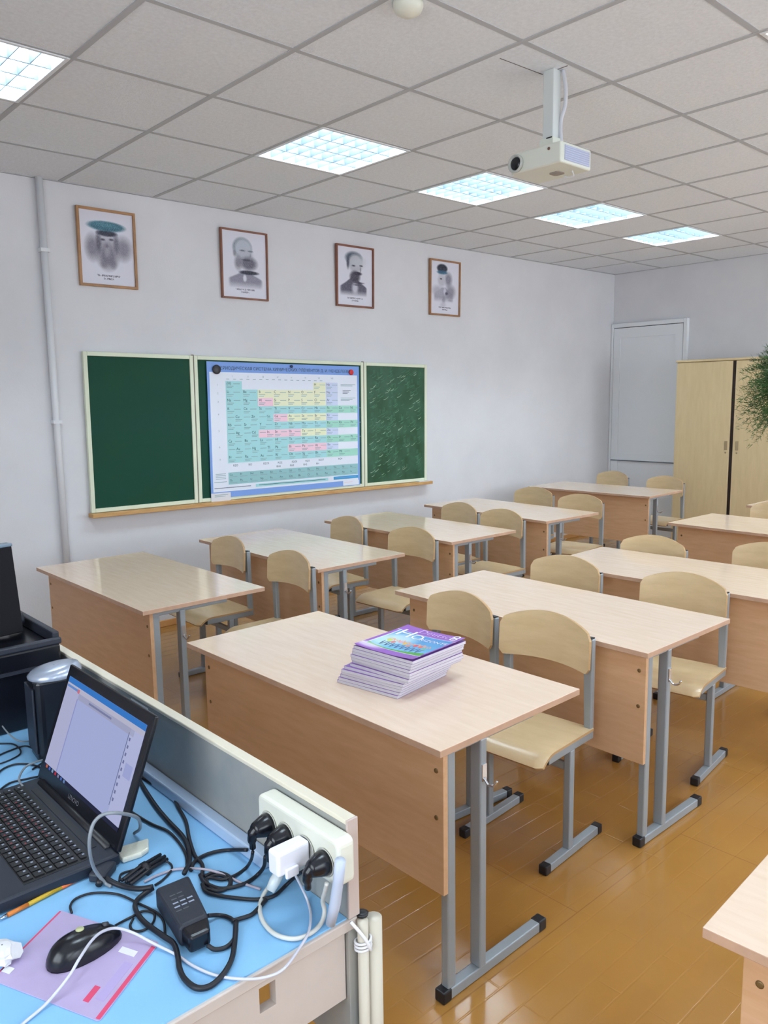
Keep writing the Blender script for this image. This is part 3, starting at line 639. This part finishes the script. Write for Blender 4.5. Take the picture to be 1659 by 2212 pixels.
# ------------------------------------------------------------------ stack of textbooks
PUR = mat('cover_purple', (142, 98, 178), .3); PAGES = mat('page_block', (216, 210, 216), .8, noise=.12, nscale=8, stretch=(1, 1, 60), col2=(192, 188, 198))
COVER = vcol_mat('cover_print', .22)
BW, BH, BT_ = .222, .240, .0091     # x right, y up on the cover
def cover_art(U, V):
    C = np.ones(U.shape+(3,))*np.array([150, 96, 186.])
    inr = (U > .06) & (U < .97) & (V > .20) & (V < .86)
    sky = np.stack([60+70*V, 130+70*V, 205+20*V], -1); C[inr] = sky[inr]
    edge = ((np.abs(U-.06) < .008) | (np.abs(V-.20) < .008) | (np.abs(V-.86) < .008)) & (V > .19) & (V < .87); C[edge] = (236, 236, 244)
    for a in ((.30, .45, .22, .18, (210, 236, 240), .8), (.16, .62, .2, .2, (206, 236, 226), .8)):
        C2 = blob(C, U, V, *a[:4], a[4], a=a[5], soft=.9); C[inr] = C2[inr]
    g = inr & (V > .78+.05*np.sin(U*4)); C[g] = (84, 164, 72)
    for k, u in enumerate(np.linspace(.22, .82, 8)):
        col = ((204, 216, 60), (222, 130, 130), (230, 170, 190), (240, 176, 60), (226, 150, 130), (214, 70, 80), (230, 110, 90), (120, 190, 160))[k]
        C = blob(C, U, V, u, .58+.03*math.sin(k*2), .035, .045, col, soft=.4); C = blob(C, U, V, u+.01, .515+.03*math.sin(k*2), .018, .022, (222, 170, 140), soft=.5)
        for s in (-1, 1): C = blob(C, U, V, u+s*.018, .70, .011, .085, (52, 70, 120), soft=.4, rot=s*.2)
        for s in (-1, 1): C = blob(C, U, V, u+s*.04, .53, .010, .05, (222, 160, 134), soft=.4, rot=-s*.6)
    C = blob(C, U, V, .12, .88, .22, .07, (232, 226, 242), a=.8, soft=.9)
    return C
def make_book():
    t = thing('textbook', 'x', 'book', group='stacked purple textbooks')
    MB().box(.0005, BW-.0002, -.0004, BH-.0004, .0005, BT_-.0007, PAGES).build('pages', t)
    MB().box(0, BW, 0, BH, 0, .0003, PUR).build('back_cover', t)
    MB().box(0, BW, 0, BH, BT_-.0006, BT_-.0001, PUR).build('front_cover', t)
    MB().box(-.0008, 0, 0, BH, 0, BT_-.0002, PUR).build('spine', t)
    return t
bk = make_book(); ords = ['second', 'third', 'fourth', 'fifth', 'sixth', 'seventh', 'eighth', 'ninth', 'tenth', 'eleventh', 'twelfth', 'thirteenth', 'fourteenth']
NB = 13
# cover "right" runs towards -y, cover "up" runs towards +x: rotation -90 deg + small skew
for k in range(NB):
    o = bk if k == NB-1 else dup(bk)
    upper = k >= 6
    ang = math.radians(-90+(9.5 if not upper else 5.5)+random.uniform(-.8, .8)*(0 if k == NB-1 else 1))
    cor = Vector((1.437, 1.544)) if not upper else Vector((1.443, 1.506))
    cor = cor + Vector((.006, -.024))*((k/5) if not upper else (k-6)/6*.7) + Vector((random.uniform(-.002, .002), random.uniform(-.003, .003)))
    # corner = local (BW, 0)
    ox = cor.x-BW*math.cos(ang); oy = cor.y-BW*math.sin(ang)
    o.location = (ox, oy, .7005+k*BT_); o.rotation_euler = (0, 0, ang)
    if k < NB-1: o['label'] = ('%s textbook from the top of the stack on the front desk' % ords[NB-2-k]) if k else 'bottom textbook of the stack, lying on the front desk'
    else: o['label'] = 'top textbook with purple cover and jumping youngsters, on the front desk stack'
curl = lambda U, V: .0006+.005*U**4+.005*(1-U)**5+.003*(1-V)**4
cv = picture('cover_picture', BW, BH, 110, 110, cover_art, COVER, bk, Matrix.Translation((0, 0, BT_)), curl)
CT = mat('cover_white', (240, 238, 246), .4); CTL = mat('cover_lilac', (206, 170, 222), .4)
def cz(u, v): return BT_+.0012+.005*max(u, 0)**4+.005*max(1-u, 0)**5+.003*max(1-v, 0)**4
lm = MB()
def ctext(s, u, v, size, mm):
    T_ = Matrix.Translation((0, 0, 0)); vv, ff = text_geo(s, size)
    P = [Vector((u*BW+p.x, (1-v)*BH+p.y, 0)) for p in vv]; P = [Vector((p.x, p.y, cz(p.x/BW, 1-p.y/BH))) for p in P]; lm.add(P, ff, mm)
ctext('Deutsch', .30, .14, .040, CTL); ctext('8', .82, .165, .062, CT); ctext('H', .08, .37, .082, CT); ctext('O', .335, .37, .056, CT); ctext('RIZONTE', .515, .365, .0240, CT)
lm.build('cover_lettering', bk)

# ------------------------------------------------------------------ teacher's desk
OIL = mat('pale_blue_tabletop', (138, 193, 234), .45, noise=.05, nscale=7, col2=(130, 186, 230)); OFFW = mat('desk_off_white', (204, 192, 184), .5, noise=.05, nscale=8)
GRAY = mat('desk_grey_back', (166, 162, 154), .45, noise=.12, nscale=4, col2=(128, 138, 142)); TRIM = mat('cream_edge', (224, 216, 196), .45)
t = thing('teacher_desk', "teacher's desk with pale blue top and raised back panel, lower left corner", 'desk', (0, 0, 0))
dX0, dX1, dY0, dY1 = .13, .737, .912, 2.55
m = MB().box(dX0, dX1+.018, dY0, dY1, .678, .697, OFFW); m.build('tabletop', t, bevel=.002)
MB().box(dX0+.004, dX1, dY0+.006, dY1-.004, .697, .6995, OIL).build('blue_covering', t)
m = MB().box(.738, .757, .915, 2.55, .45, .860, GRAY); m.build('back_panel', t, bevel=.001)
MB().box(.7365, .7585, .9135, 2.55, .860, .8685, TRIM).build('panel_edge', t, bevel=.002)
MB().box(.7365, .7585, .9105, .9150, .70, .8685, mat('edge_strip', (196, 178, 170), .5)).build('end_edge', t, bevel=.001)
MB().box(.712, .737, 1.12, 2.04, .6995, .724, mat('cable_trunk', (176, 196, 222), .4)).build('cable_trunking', t, bevel=.003)
ap = MB(); ya, yb = .922, .938
for p in ((dX0+.02, .571, .555, .678), (.600, .735, .555, .678), (.571, .600, .663, .678), (.571, .600, .555, .622)): ap.box(p[0], p[1], ya, yb, p[2], p[3], OFFW)
ap.build('end_apron', t)
LEGM = mat('desk_leg_cream', (200, 192, 176), .45)
for (x, y) in ((.782, .905), (.18, .96), (.18, 2.5), (.782, 2.5)):
    MB().lathe([(.0145, 0), (.0145, .686)] if x > .5 else [(.0145, 0), (.0145, .676)], LEGM, 20, TR((x, y, 0))).build('leg', t)
MB().lathe([(.009, 0), (.009, .694)], LEGM, 16, TR((.757, .902, 0))).build('support_rod', t)
wr = MB()
for k in range(3): wr.tube(smooth([(.757+.013*math.cos(a), .902+.013*math.sin(a), .640+.002*a+.006*k) for a in np.linspace(0, 6.3, 10)], 2), .0022, PAPER, 6)
wr.tube(smooth([(.735, .905, .700), (.750, .890, .672), (.760, .886, .648)], 4), .0028, PAPER, 6)
wr.build('string_wrap', t)
MB().lathe([(.010, 0), (.011, .004), (.006, .006)], BLKP, 12, TR((.765, .913, .6935))).build('screw_cap', t)
o = MB().box(0, .0006, 0, .085, 0, .060, PAPER).build('paper_note'); o.location = (.7368, 1.60, .795); tag(o, 'white paper note stuck on the inside of the raised desk panel', 'note')

# socket strip on the panel
t = thing('socket_strip', 'cream four-socket power strip fixed to the raised desk panel', 'power strip', (.737, 0, 0))
T1 = Matrix(((0, 0, -1, 0), (1, 0, 0, 1.004), (0, 1, 0, .813), (0, 0, 0, 1)))
MB().prism(rrect(.222, .078, .012), 0, .034, CREAMP, T1).build('housing', t, bevel=.006, seg=3)
SK = mat('socket_shade', (190, 190, 182), .5)
PLY_Y = [1.080, 1.030, .975, .925]
for y in PLY_Y: MB().lathe([(.021, 0), (.023, .0015), (.021, .002), (.019, -.004), (.001, -.004)], SK, 24, Matrix.Translation((-.0345, y, .808)) @ Matrix.Rotation(-math.pi/2, 4, 'Y')).build('socket', t)
def plug(name, lab, y, up=0, cat='plug'):
    g = thing(name, lab, cat, (.702, y, .808), group='black plugs in the strip')
    m = MB().lathe([(.019, 0), (.020, .006), (.017, .016), (.013, .028), (.010, .032)], BLKG, 20, Matrix.Rotation(-math.pi/2, 4, 'Y'))
    m.build('plug_body', g)
    MB().tube(smooth([(-.024, 0, .002), (-.032, .003, -.010), (-.030, .006, -.034)], 5), [.010]*5+[.008]*3+[.0055]*3, BLKG, 10).build('strain_relief', g)
    return g
plug('power_plug', 'left black plug in the cream strip, standing out highest', PLY_Y[0])
plug('power_plug', 'second black plug in the strip, beside the white charger', PLY_Y[1])
plug('power_plug', 'right black plug in the strip, beyond the white charger', PLY_Y[3])
g = thing('usb_charger', 'white phone charger plugged into the strip between black plugs', 'charger', (.7, PLY_Y[2], .812))
MB().box(-.062, 0, -.014, .014, -.022, .018, mat('bright_white', (238, 238, 248), .3)).build('charger_body', g, bevel=.005, seg=3)
MB().box(-.050, -.026, -.020, -.014, -.026, -.010, mat('bright_white', (0,0,0))).build('usb_plug', g, bevel=.002)
g = thing('adapter_plug', 'clear plastic plug lying below the white charger', 'plug', at(583, 1925, .712))
MB().tube([(0, 0, 0), (.012, .002, .012), (.026, 0, .030)], [.008, .010, .008], mat('clear_plastic', (206, 214, 216), .2), 12).build('plug_body', g)
g = thing('cable_sleeve', 'thick white plastic sleeve leaning at the end of the power strip', 'cable sleeve', (0, 0, 0))
MB().tube([(.700, .884, .830), (.702, .893, .790), (.704, .905, .745), (.702, .915, .708)], [.0085, .0085, .009, .008], mat('sleeve_white', (190, 200, 220), .35), 14).build('sleeve', g)

# laptop
LB = mat('laptop_grey', (28, 34, 48), .5); KEY = mat('key_black', (14, 15, 20), .45); LEG = mat('key_legend', (150, 160, 180), .6); LEGR = mat('key_legend_red', (150, 50, 60), .6)
t = thing('laptop', 'open black laptop with a bright white document on its screen', 'laptop', (.290, 1.310, .700))
LD, LW_ = .245, .405
MB().box(0, LD, 0, LW_, .002, .024, LB).build('base', t, bevel=.004)
kb = MB(); kb.box(.085, .205, .020, LW_-.020, .0235, .0245, KEY)
rowx = [.190, .171, .152, .133, .114, .095]
for r, x in enumerate(rowx):
    n = 19
    for k in range(n):
        y = LW_-.028-k*.0190
        if r == 5 and 4 <= k <= 8:
            if k == 4: kb.box(x-.008, x+.008, y-.082, y+.006, .0245, .0268, KEY)
            continue
        kb.box(x-(.008 if r else .005), x+(.008 if r else .005), y-.0155/2, y+.0155/2, .0245, .0268, KEY)
        kb.box(x+.001, x+.005, y+.001, y+.005, .0268, .0270, LEG)
        if 0 < r < 5 and 2 < k < 13: kb.box(x-.005, x-.002, y-.005, y-.001, .0268, .0270, LEGR)
kb.build('keyboard', t)
MB().box(.010, .075, .165, .265, .0240, .0246, KEY).build('touchpad', t, bevel=.0003)
MB().box(.209, .222, .05, LW_-.05, .0238, .0252, BLKP).build('speaker_bar', t)
hg = MB().tube([(LD-.008, .03, .024), (LD-.008, LW_-.03, .024)], .008, BLKP, 12); hg.build('hinge', t)
sa = math.atan2(.085, .224)
LT = Matrix.Translation((LD-.006, 0, .026)) @ Matrix.Rotation(sa, 4, 'Y')
MB().box(0, .009, 0, LW_, 0, .248, BLKG, LT).build('lid', t, bevel=.003)
def em(name, c, s=1.0):
    return mat(name, (0, 0, 0), .6, spec=.1, emit=c, estr=s*.66)
sc = MB(); X = -.0006
def sq(y0, y1, z0, z1, mm, l=0): # y measured from the viewer's left
    sc.add([LT @ Vector(p) for p in ((X-l, LW_-y0, z0), (X-l, LW_-y1, z0), (X-l, LW_-y1, z1), (X-l, LW_-y0, z1))], [(0, 1, 2, 3)], mm)
sq(.018, .387, .038, .226, em('scr_page', (176, 186, 232), 1.0))
sq(.018, .387, .214, .226, em('scr_title', (60, 130, 214)), .0002); sq(.018, .387, .204, .214, em('scr_tab', (196, 196, 220)), .0002)
sq(.02, .075, .205, .210, em('scr_blue', (110, 150, 216)), .0004); sq(.075, .085, .203, .211, em('scr_red', (220, 120, 140)), .0004)
sq(.085, .35, .192, .204, em('scr_bar', (172, 176, 208)), .0002); sq(.14, .25, .196, .200, em('scr_text', (130, 136, 176)), .0004)
sq(.018, .082, .038, .204, em('scr_side', (188, 190, 226)), .0002); sq(.082, .086, .038, .192, em('scr_line', (150, 158, 214)), .0004)
sq(.335, .387, .038, .204, em('scr_right', (190, 196, 236)), .0002); sq(.331, .333, .060, .196, em('scr_dark', (96, 100, 140)), .0004)
for k in range(9): sq(.337, .343, .07+k*.014, .076+k*.014, em('scr_mark', (120, 126, 170)), .0004)
sq(.35, .38, .12, .145, em('scr_thumb', (170, 178, 228)), .0004)
sq(.018, .387, .030, .038, em('scr_task', (40, 44, 70)), .0002)
for k, c in enumerate(((230, 120, 80), (80, 120, 230), (150, 190, 230), (220, 50, 70), (150, 150, 190), (90, 130, 220), (120, 160, 220))): sq(.03+k*.016, .038+k*.016, .031, .037, em('scr_i%d' % k, c, .8), .0004)
sc.build('screen', t)
lg = MB(); v, f = text_geo('LENOVO', .013); lg.add([LT @ Vector((-.0008, LW_-.165-p.x, .014+p.y)) for p in v], f, mat('logo_grey', (110, 110, 116), .5)); lg.build('lid_logo', t)

# mouse mat leaflet, mouse, pencil, eraser, tissue
A_, B_, C_ = Vector((.406, 1.255)), Vector((.489, 1.069)), Vector((.356, .979)); D_ = A_+C_-B_
LIL = mat('leaflet_lilac', (186, 170, 208), .5, noise=.06, nscale=14); RED = mat('leaflet_red', (214, 72, 110), .5)
t = thing('leaflet', 'lilac printed leaflet with red borders lying under the mouse', 'leaflet', (A_.x, A_.y, .6998))
ex = (B_-A_).normalized(); ey = (D_-A_).normalized(); w_ = (B_-A_).length; h_ = (D_-A_).length
T3 = Matrix(((ex.x, ey.x, 0, 0), (ex.y, ey.y, 0, 0), (0, 0, 1, 0), (0, 0, 0, 1)))
MB().prism(rrect(w_, h_, .006, cx=w_/2, cy=h_/2), 0, .0016, LIL, T3).build('sheet', t)
m = MB(); q = lambda x0, x1, y0, y1, mm: m.box(x0, x1, y0, y1, .0016, .0019, mm, T3)
q(w_-.008, w_-.001, .012, h_-.002, RED); q(0.001, .004, .002, h_-.002, RED); q(w_-.052, w_-.022, .03, .042, PAPER); q(w_-.03, w_-.015, .055, h_-.03, mat('leaflet_grey', (176, 160, 206), .5)); q(.002, .02, h_-.03, h_-.018, PAPER); q(w_-.045, w_-.035, h_-.05, h_-.02, RED)
m.build('printing', t)
t = thing('computer_mouse', 'glossy black computer mouse on the lilac leaflet', 'mouse', (.397, 1.129, .7018), math.radians(4))
mv = MB(); nu, nv = 24, 12; vs = []; 
for j in range(nv+1):
    ph = j/nv*math.pi/2
    for i in range(nu):
        a = 2*math.pi*i/nu; ca, sa_ = math.cos(a), math.sin(a)
        sx = .058*(abs(ca)**.9)*(1 if ca > 0 else -1); sy = .031*(abs(sa_)**.85)*(1 if sa_ > 0 else -1)*(1-.12*max(0, ca)-.02)
        h = .034*math.sin(ph)*(1-.25*(ca*math.cos(ph)))
        vs.append((sx*math.cos(ph)**.8, sy*math.cos(ph)**.8, h))
mv.add(vs, [(j*nu+i, j*nu+(i+1) % nu, (j+1)*nu+(i+1) % nu, (j+1)*nu+i) for j in range(nv) for i in range(nu)]+[tuple(range(nu))[::-1]], BLKG, None, True)
mv.build('shell', t)
MB().tube([(.030, -.0, .0262), (.038, 0, .0235)], .0045, mat('wheel_grey', (60, 60, 66), .4), 12).build('scroll_wheel', t)
MB().lathe([(.0065, 0), (.0055, .001)], mat('mouse_badge', (186, 188, 140), .35), 16, TR((-.003, .006, .0345))).build('badge', t)
MB().lathe([(.007, 0), (.006, .0008)], mat('mouse_logo', (96, 100, 112), .35), 16, TR((-.034, .002, .0275), ry=-.45)).build('logo', t)
t = thing('pencil', 'yellow and orange pencil lying along the laptop edge', 'pencil', (0, 0, 0))
p0, p1 = at(165, 1900, .704), at(8, 1981, .704)
def seg(a, b): return [p0.lerp(p1, a), p0.lerp(p1, b)]
MB().tube(seg(.22, .68), .0038, mat('pencil_yellow', (196, 160, 40), .4), 6).build('barrel', t)
MB().tube(seg(0, .22), .0039, mat('pencil_orange', (228, 110, 50), .4), 8).build('eraser_end', t)
MB().tube(seg(.68, .95), .0039, mat('pencil_orange2', (206, 118, 44), .4), 8).build('grip', t)
MB().tube(seg(.95, 1.08), [.0035, .0008], CHROME, 8).build('tip', t)
e = MB(); a = [at(*p, .700) for p in ((262, 1838), (321, 1820), (322, 1842), (306, 1853), (266, 1866), (255, 1856))]
e.prism([(v_.x, v_.y) for v_ in a], .7, .710, mat('chalk_lump', (222, 222, 208), .9, bump=.5, bscale=300)); tag(e.build('paper_scrap', bevel=.003), 'cream folded scrap on the blue desk top behind the laptop corner', 'scrap')
e = MB(); c = at(6, 2058, .712)
vs = []; n = 14
for j in range(8):
    for i in range(n): 
        a = 2*math.pi*i/n; ph = j/7*math.pi; r = .022*math.sin(ph)*(1+random.uniform(-.25, .25))+.001; vs.append((r*math.cos(a), r*math.sin(a)*1.2, -.013*math.cos(ph)))
e.add(vs, [(j*n+i, j*n+(i+1) % n, (j+1)*n+(i+1) % n, (j+1)*n+i) for j in range(7) for i in range(n)], PAPER, TR(c)); tag(e.build('crumpled_tissue'), 'crumpled white tissue at the left picture edge beside the leaflet', 'tissue')

# speaker, printer
t = thing('desktop_speaker', 'black desktop speaker with a silver oval top behind the laptop', 'speaker', (.635, 1.870, .6995), math.radians(-6))
MB().prism(rrect(.115, .095, .02), 0, .19, BLKG).build('cabinet', t, bevel=.004)
SIL = mat('silver_plastic', (176, 186, 204), .25, metal=.5)
m = MB(); nn = 28; vs = []; prof = [(1, 0), (1.02, .35), (.9, .75), (.6, .95), (.02, 1)]
for r, h in prof:
    for k in range(nn):
        a = 2*math.pi*k/nn; x = .060*math.cos(a)*r; vs.append((x, .050*math.sin(a)*r, .19+(.020+.18*(x+.06)*1.0)*h*.8))
m.add(vs, [(j*nn+k, j*nn+(k+1) % nn, (j+1)*nn+(k+1) % nn, (j+1)*nn+k) for j in range(4) for k in range(nn)], SIL, None, True); m.build('silver_top', t)
MB().prism(rrect(.005, .075, .002), .02, .175, BLKM, TR((-.059, 0, 0))).build('grille', t)
t = thing('printer', 'black printer with an upright rear tray at the left picture edge', 'printer', (.30, 2.06, .6995))
MB().prism([(0, 0), (.42, 0), (.42, .34), (0, .34)], 0, .205, BLKG).build('body', t, bevel=.006)
m = MB()
for a in ((-.003, .423, -.004, .012, .205, .222), (.405, .423, .012, .335, .205, .235), (-.003, .405, .325, .343, .205, .235)): m.box(*a, BLKM)
m.build('rim', t, bevel=.004)
MB().box(-.004, .424, -.005, 0, .150, .158, BLKM).build('seam', t)
TRAY = mat('tray_black', (20, 19, 24), .7, spec=.2); 
t4 = TR((.375, .150, .215), rx=math.radians(-4), ry=math.radians(-2))
MB().box(-.35, 0, -.01, .03, 0, .235, TRAY, t4).build('rear_tray', t, bevel=.003)
MB().box(-.352, .002, -.012, .034, .234, .243, mat('tray_top_grey', (104, 122, 138), .35), t4).build('tray_rim', t, bevel=.003)
MB().tube([(.36, .21, .235), (.395, .21, .235)], .018, BLKM, 16).build('knob', t)

# power brick
t = thing('power_adapter', 'black laptop power adapter brick with a plug at its end', 'power adapter', (0, 0, 0))
a = [at(*p, .735) for p in ((334, 1918), (408, 1888), (451, 1976), (388, 2004))]
m = MB().prism([(p.x, p.y) for p in a][::-1], .700, .735, BLKM); m.build('brick', t, bevel=.006, seg=3)
mid = (a[2]+a[3])/2; dr = (a[2]-a[1]).normalized(); sd = (a[2]-a[3]).normalized()
pts = [mid-sd*.022-dr*.004, mid+sd*.024-dr*.004, mid+sd*.018+dr*.028, mid-sd*.016+dr*.028]
MB().prism([(p.x, p.y) for p in pts][::-1], .704, .732, BLKG).build('inlet_plug', t, bevel=.005)
m = MB(); cn = (a[0]+a[1]+a[2]+a[3])/4
ang = math.atan2(sd.y, sd.x)
for r in range(5):
    for k in range(3 if r in (2, 3) else 2):
        cc = cn+dr*(-.022+r*.011)+sd*(-.012+k*.012); m.box(-.0045, .0045, -.0016, .0016, .7352, .7355, LEG if r in (2, 3) else mat('label_dim', (80, 84, 92), .5), TR((cc.x, cc.y, 0), ang))
m.build('label_print', t)

# cables: (material radius, label, pixel path with height above the desk)
def cable(name, lab, pts, r, mm=None, k=6, cat='cable', closed=False):
    P = []
    for p in pts:
        z = .7005+r+(p[2] if len(p) > 2 else 0); P.append(at(p[0], p[1], z))
    o = MB().tube(smooth(P, k, closed), r, mm or CABLE, 8, closed).build(name); tag(o, lab, cat, 'tangled cables on the blue desk'); return o
WC = mat('white_cable', (204, 204, 216), .35); GC = mat('grey_cable', (134, 140, 146), .4)
cable('power_cable', 'thick black cable running from behind the laptop screen down to the adapter', [(285, 1655), (308, 1697), (336, 1740), (363, 1773), (395, 1807), (407, 1833), (409, 1862), (398, 1886, .012)], .0045)
cable('power_cable', 'black cable nearest the raised panel, hugging the pale blue trunking', [(285, 1664), (312, 1682), (335, 1695), (357, 1697), (372, 1710), (383, 1740), (401, 1773), (409, 1812), (421, 1848), (437, 1868), (436, 1895)], .0035)
cable('thin_cable', 'thin black cable curving from the right screen edge to the cable knot', [(262, 1738), (290, 1758), (327, 1780), (363, 1796), (388, 1822), (402, 1848), (404, 1870)], .0028)
cable('power_cable', 'black cable of the left plug, falling in front of the panel', [(546, 1840, .07), (543, 1856, .03), (532, 1874), (508, 1891), (480, 1900), (450, 1896), (440, 1915), (470, 1925), (497, 1914), (495, 1893), (465, 1884), (442, 1893)], .0030)
cable('power_cable', 'black cable arching from the left plug towards the cable knot', [(533, 1836, .02), (500, 1836), (470, 1839), (441, 1848), (420, 1862), (412, 1880)], .0035)
cable('power_cable', 'black cable of the second plug, sweeping left under the charger', [(573, 1850, .05), (570, 1872, .02), (556, 1890), (530, 1908), (495, 1918), (468, 1918), (441, 1905), (432, 1890)], .0034)
cable('power_cable', 'black cable of the right plug, looping low across the desk', [(655, 1882, .05), (640, 1892, .02), (618, 1912), (592, 1935), (555, 1943), (510, 1940), (470, 1934), (445, 1926), (436, 1910)], .0032)
cable('charger_cable', 'long thin white charger cable crossing the desk and the mouse', [(628, 1868, .07), (638, 1890, .05), (652, 1918, .02), (664, 1945), (671, 1975), (667, 2012, .004), (647, 2048), (614, 2092), (578, 2110), (530, 2115), (470, 2108), (420, 2088), (380, 2062), (330, 2037, .004), (290, 2016, .012), (252, 2005, .022), (222, 2012, .032), (198, 2032, .036), (172, 2070, .038), (148, 2110, .022), (102, 2166, .004), (56, 2206), (10, 2245)], .0022, WC)
cable('power_cable', 'thick white cable looped below the power strip', [(706, 1908, .082), (702, 1925, .06), (697, 1946, .03), (701, 1968, .012), (694, 1994), (671, 2016), (636, 2028), (596, 2019), (569, 1992), (561, 1962), (568, 1935), (583, 1912, .006)], .0036, mat('cream_cable', (206, 206, 200), .35))
cable('power_cable', 'black cable loop at the plug end of the adapter', [(449, 1978, .008), (475, 1977), (498, 1984), (510, 2000), (507, 2025), (490, 2045), (465, 2051), (448, 2042, .005)], .0034)
cable('thin_cable', 'black cable joining the adapter loop to the strip cables', [(500, 1990), (520, 1984), (543, 1976), (560, 1960), (575, 1944)], .0034)
cable('power_cable', 'thick black cable making the big loop at the front of the desk', [(510, 1990, .004), (507, 2035), (500, 2073), (481, 2106), (454, 2130), (425, 2134), (400, 2116), (388, 2092), (384, 2066), (375, 2038), (350, 2020), (312, 1992), (294, 1967), (293, 1950), (306, 1935), (331, 1918, .004)], .0042)
cable('power_cable', 'thick black cable from the adapter to the laptop connector', [(330, 1916, .008), (300, 1920, .004), (268, 1915), (242, 1905, .003), (224, 1892, .006)], .0045)
cable('mouse_cable', 'thin black mouse cable winding up from the mouse nose', [(243, 2003, .012), (262, 1992), (285, 1980), (310, 1968), (333, 1974), (330, 1994), (311, 2009), (290, 2011), (281, 2000), (288, 1984)], .0020)
cable('thin_cable', 'thin black cable making a wide arc above the mouse', [(155, 1972), (152, 1956), (166, 1940), (203, 1929), (255, 1932), (298, 1951), (336, 1970), (353, 1990), (357, 2020)], .0020)
cable('grey_cable', 'grey cable arching freely over the right edge of the laptop', [(290, 1800), (302, 1790, .02), (300, 1770, .07), (283, 1761, .12), (250, 1756, .15), (222, 1760, .15), (203, 1777, .14), (194, 1807, .12), (194, 1840, .09), (203, 1875, .04), (225, 1905, .004), (240, 1915)], .0030, GC)
cable('grey_cable', 'pale grey cable running right from the tied cable bundle', [(312, 1905), (335, 1893), (356, 1885), (380, 1878), (415, 1876, .003), (454, 1880, .005), (490, 1892), (519, 1906), (563, 1921)], .0022, mat('grey_cable_pale', (170, 160, 172), .4))
cable('thin_cable', 'thin black cable looping round the tied cable bundle', [(258, 1903), (262, 1888), (285, 1880), (312, 1872, .004), (345, 1858, .006), (368, 1866), (370, 1880), (352, 1900), (335, 1912)], .0020)
cable('thin_cable', 'small black cable ring beside the adapter', [(447, 1900), (470, 1890), (495, 1900), (490, 1918), (462, 1922)], .0026, closed=True)
cable('usb_cable', 'grey cable plugged into the rear left of the laptop', [(49, 1699, .02), (41, 1682, .02), (54, 1658, .02), (75, 1647, .018), (100, 1640, .012)], .0025, GC)
cable('thin_cable', 'thin black wire at the left picture edge, upper one', [(-20, 1640), (20, 1622), (60, 1612), (95, 1640), (70, 1662)], .002)
cable('thin_cable', 'thin black wire at the left picture edge, curling in a flat loop', [(-20, 1690), (5, 1662), (40, 1650), (80, 1655), (96, 1672), (60, 1682), (20, 1692), (-10, 1715)], .0022)
cable('thin_cable', 'thin dark wire crossing the loops at the left picture edge', [(-15, 1655), (25, 1640), (45, 1625), (30, 1608), (-5, 1606)], .0018)
cable('thin_cable', 'pale thin wire hanging in front of the black speaker', [(-10, 1540, .03), (10, 1575, .02), (40, 1600, .01), (75, 1598), (100, 1580, .02), (110, 1600)], .0018, GC)
t = thing('cable_bundle', 'tied bundle of folded black cable lying behind the adapter', 'cable', (0, 0, 0))
a0, a1 = at(272, 1906, .706), at(352, 1852, .706); dr = (a1-a0).normalized(); sd = Vector((-dr.y, dr.x, 0))
m = MB()
for k in range(5): off = sd*((k-2)*.0055)+Vector((0, 0, .004 if k % 2 else .0)); m.tube([a0+off, (a0+a1)/2+off+Vector((0, 0, .003)), a1+off], .0032, CABLE, 8)
m.build('folded_strands', t)
MB().tube([(a0+a1)/2-dr*.004, (a0+a1)/2+dr*.004], .014, BLKP, 10).build('tie', t)
cn = at(222, 1880, .712)
t = thing('cable_connector', 'black dongle at the right side of the laptop base', 'connector', cn, math.radians(40))
MB().box(-.022, .022, -.016, .016, -.011, .006, BLKM).build('shell', t, bevel=.004)
MB().tube([(-.020, -.006, -.002), (-.034, -.010, -.004)], .006, BLKP, 10).build('strain_relief', t)
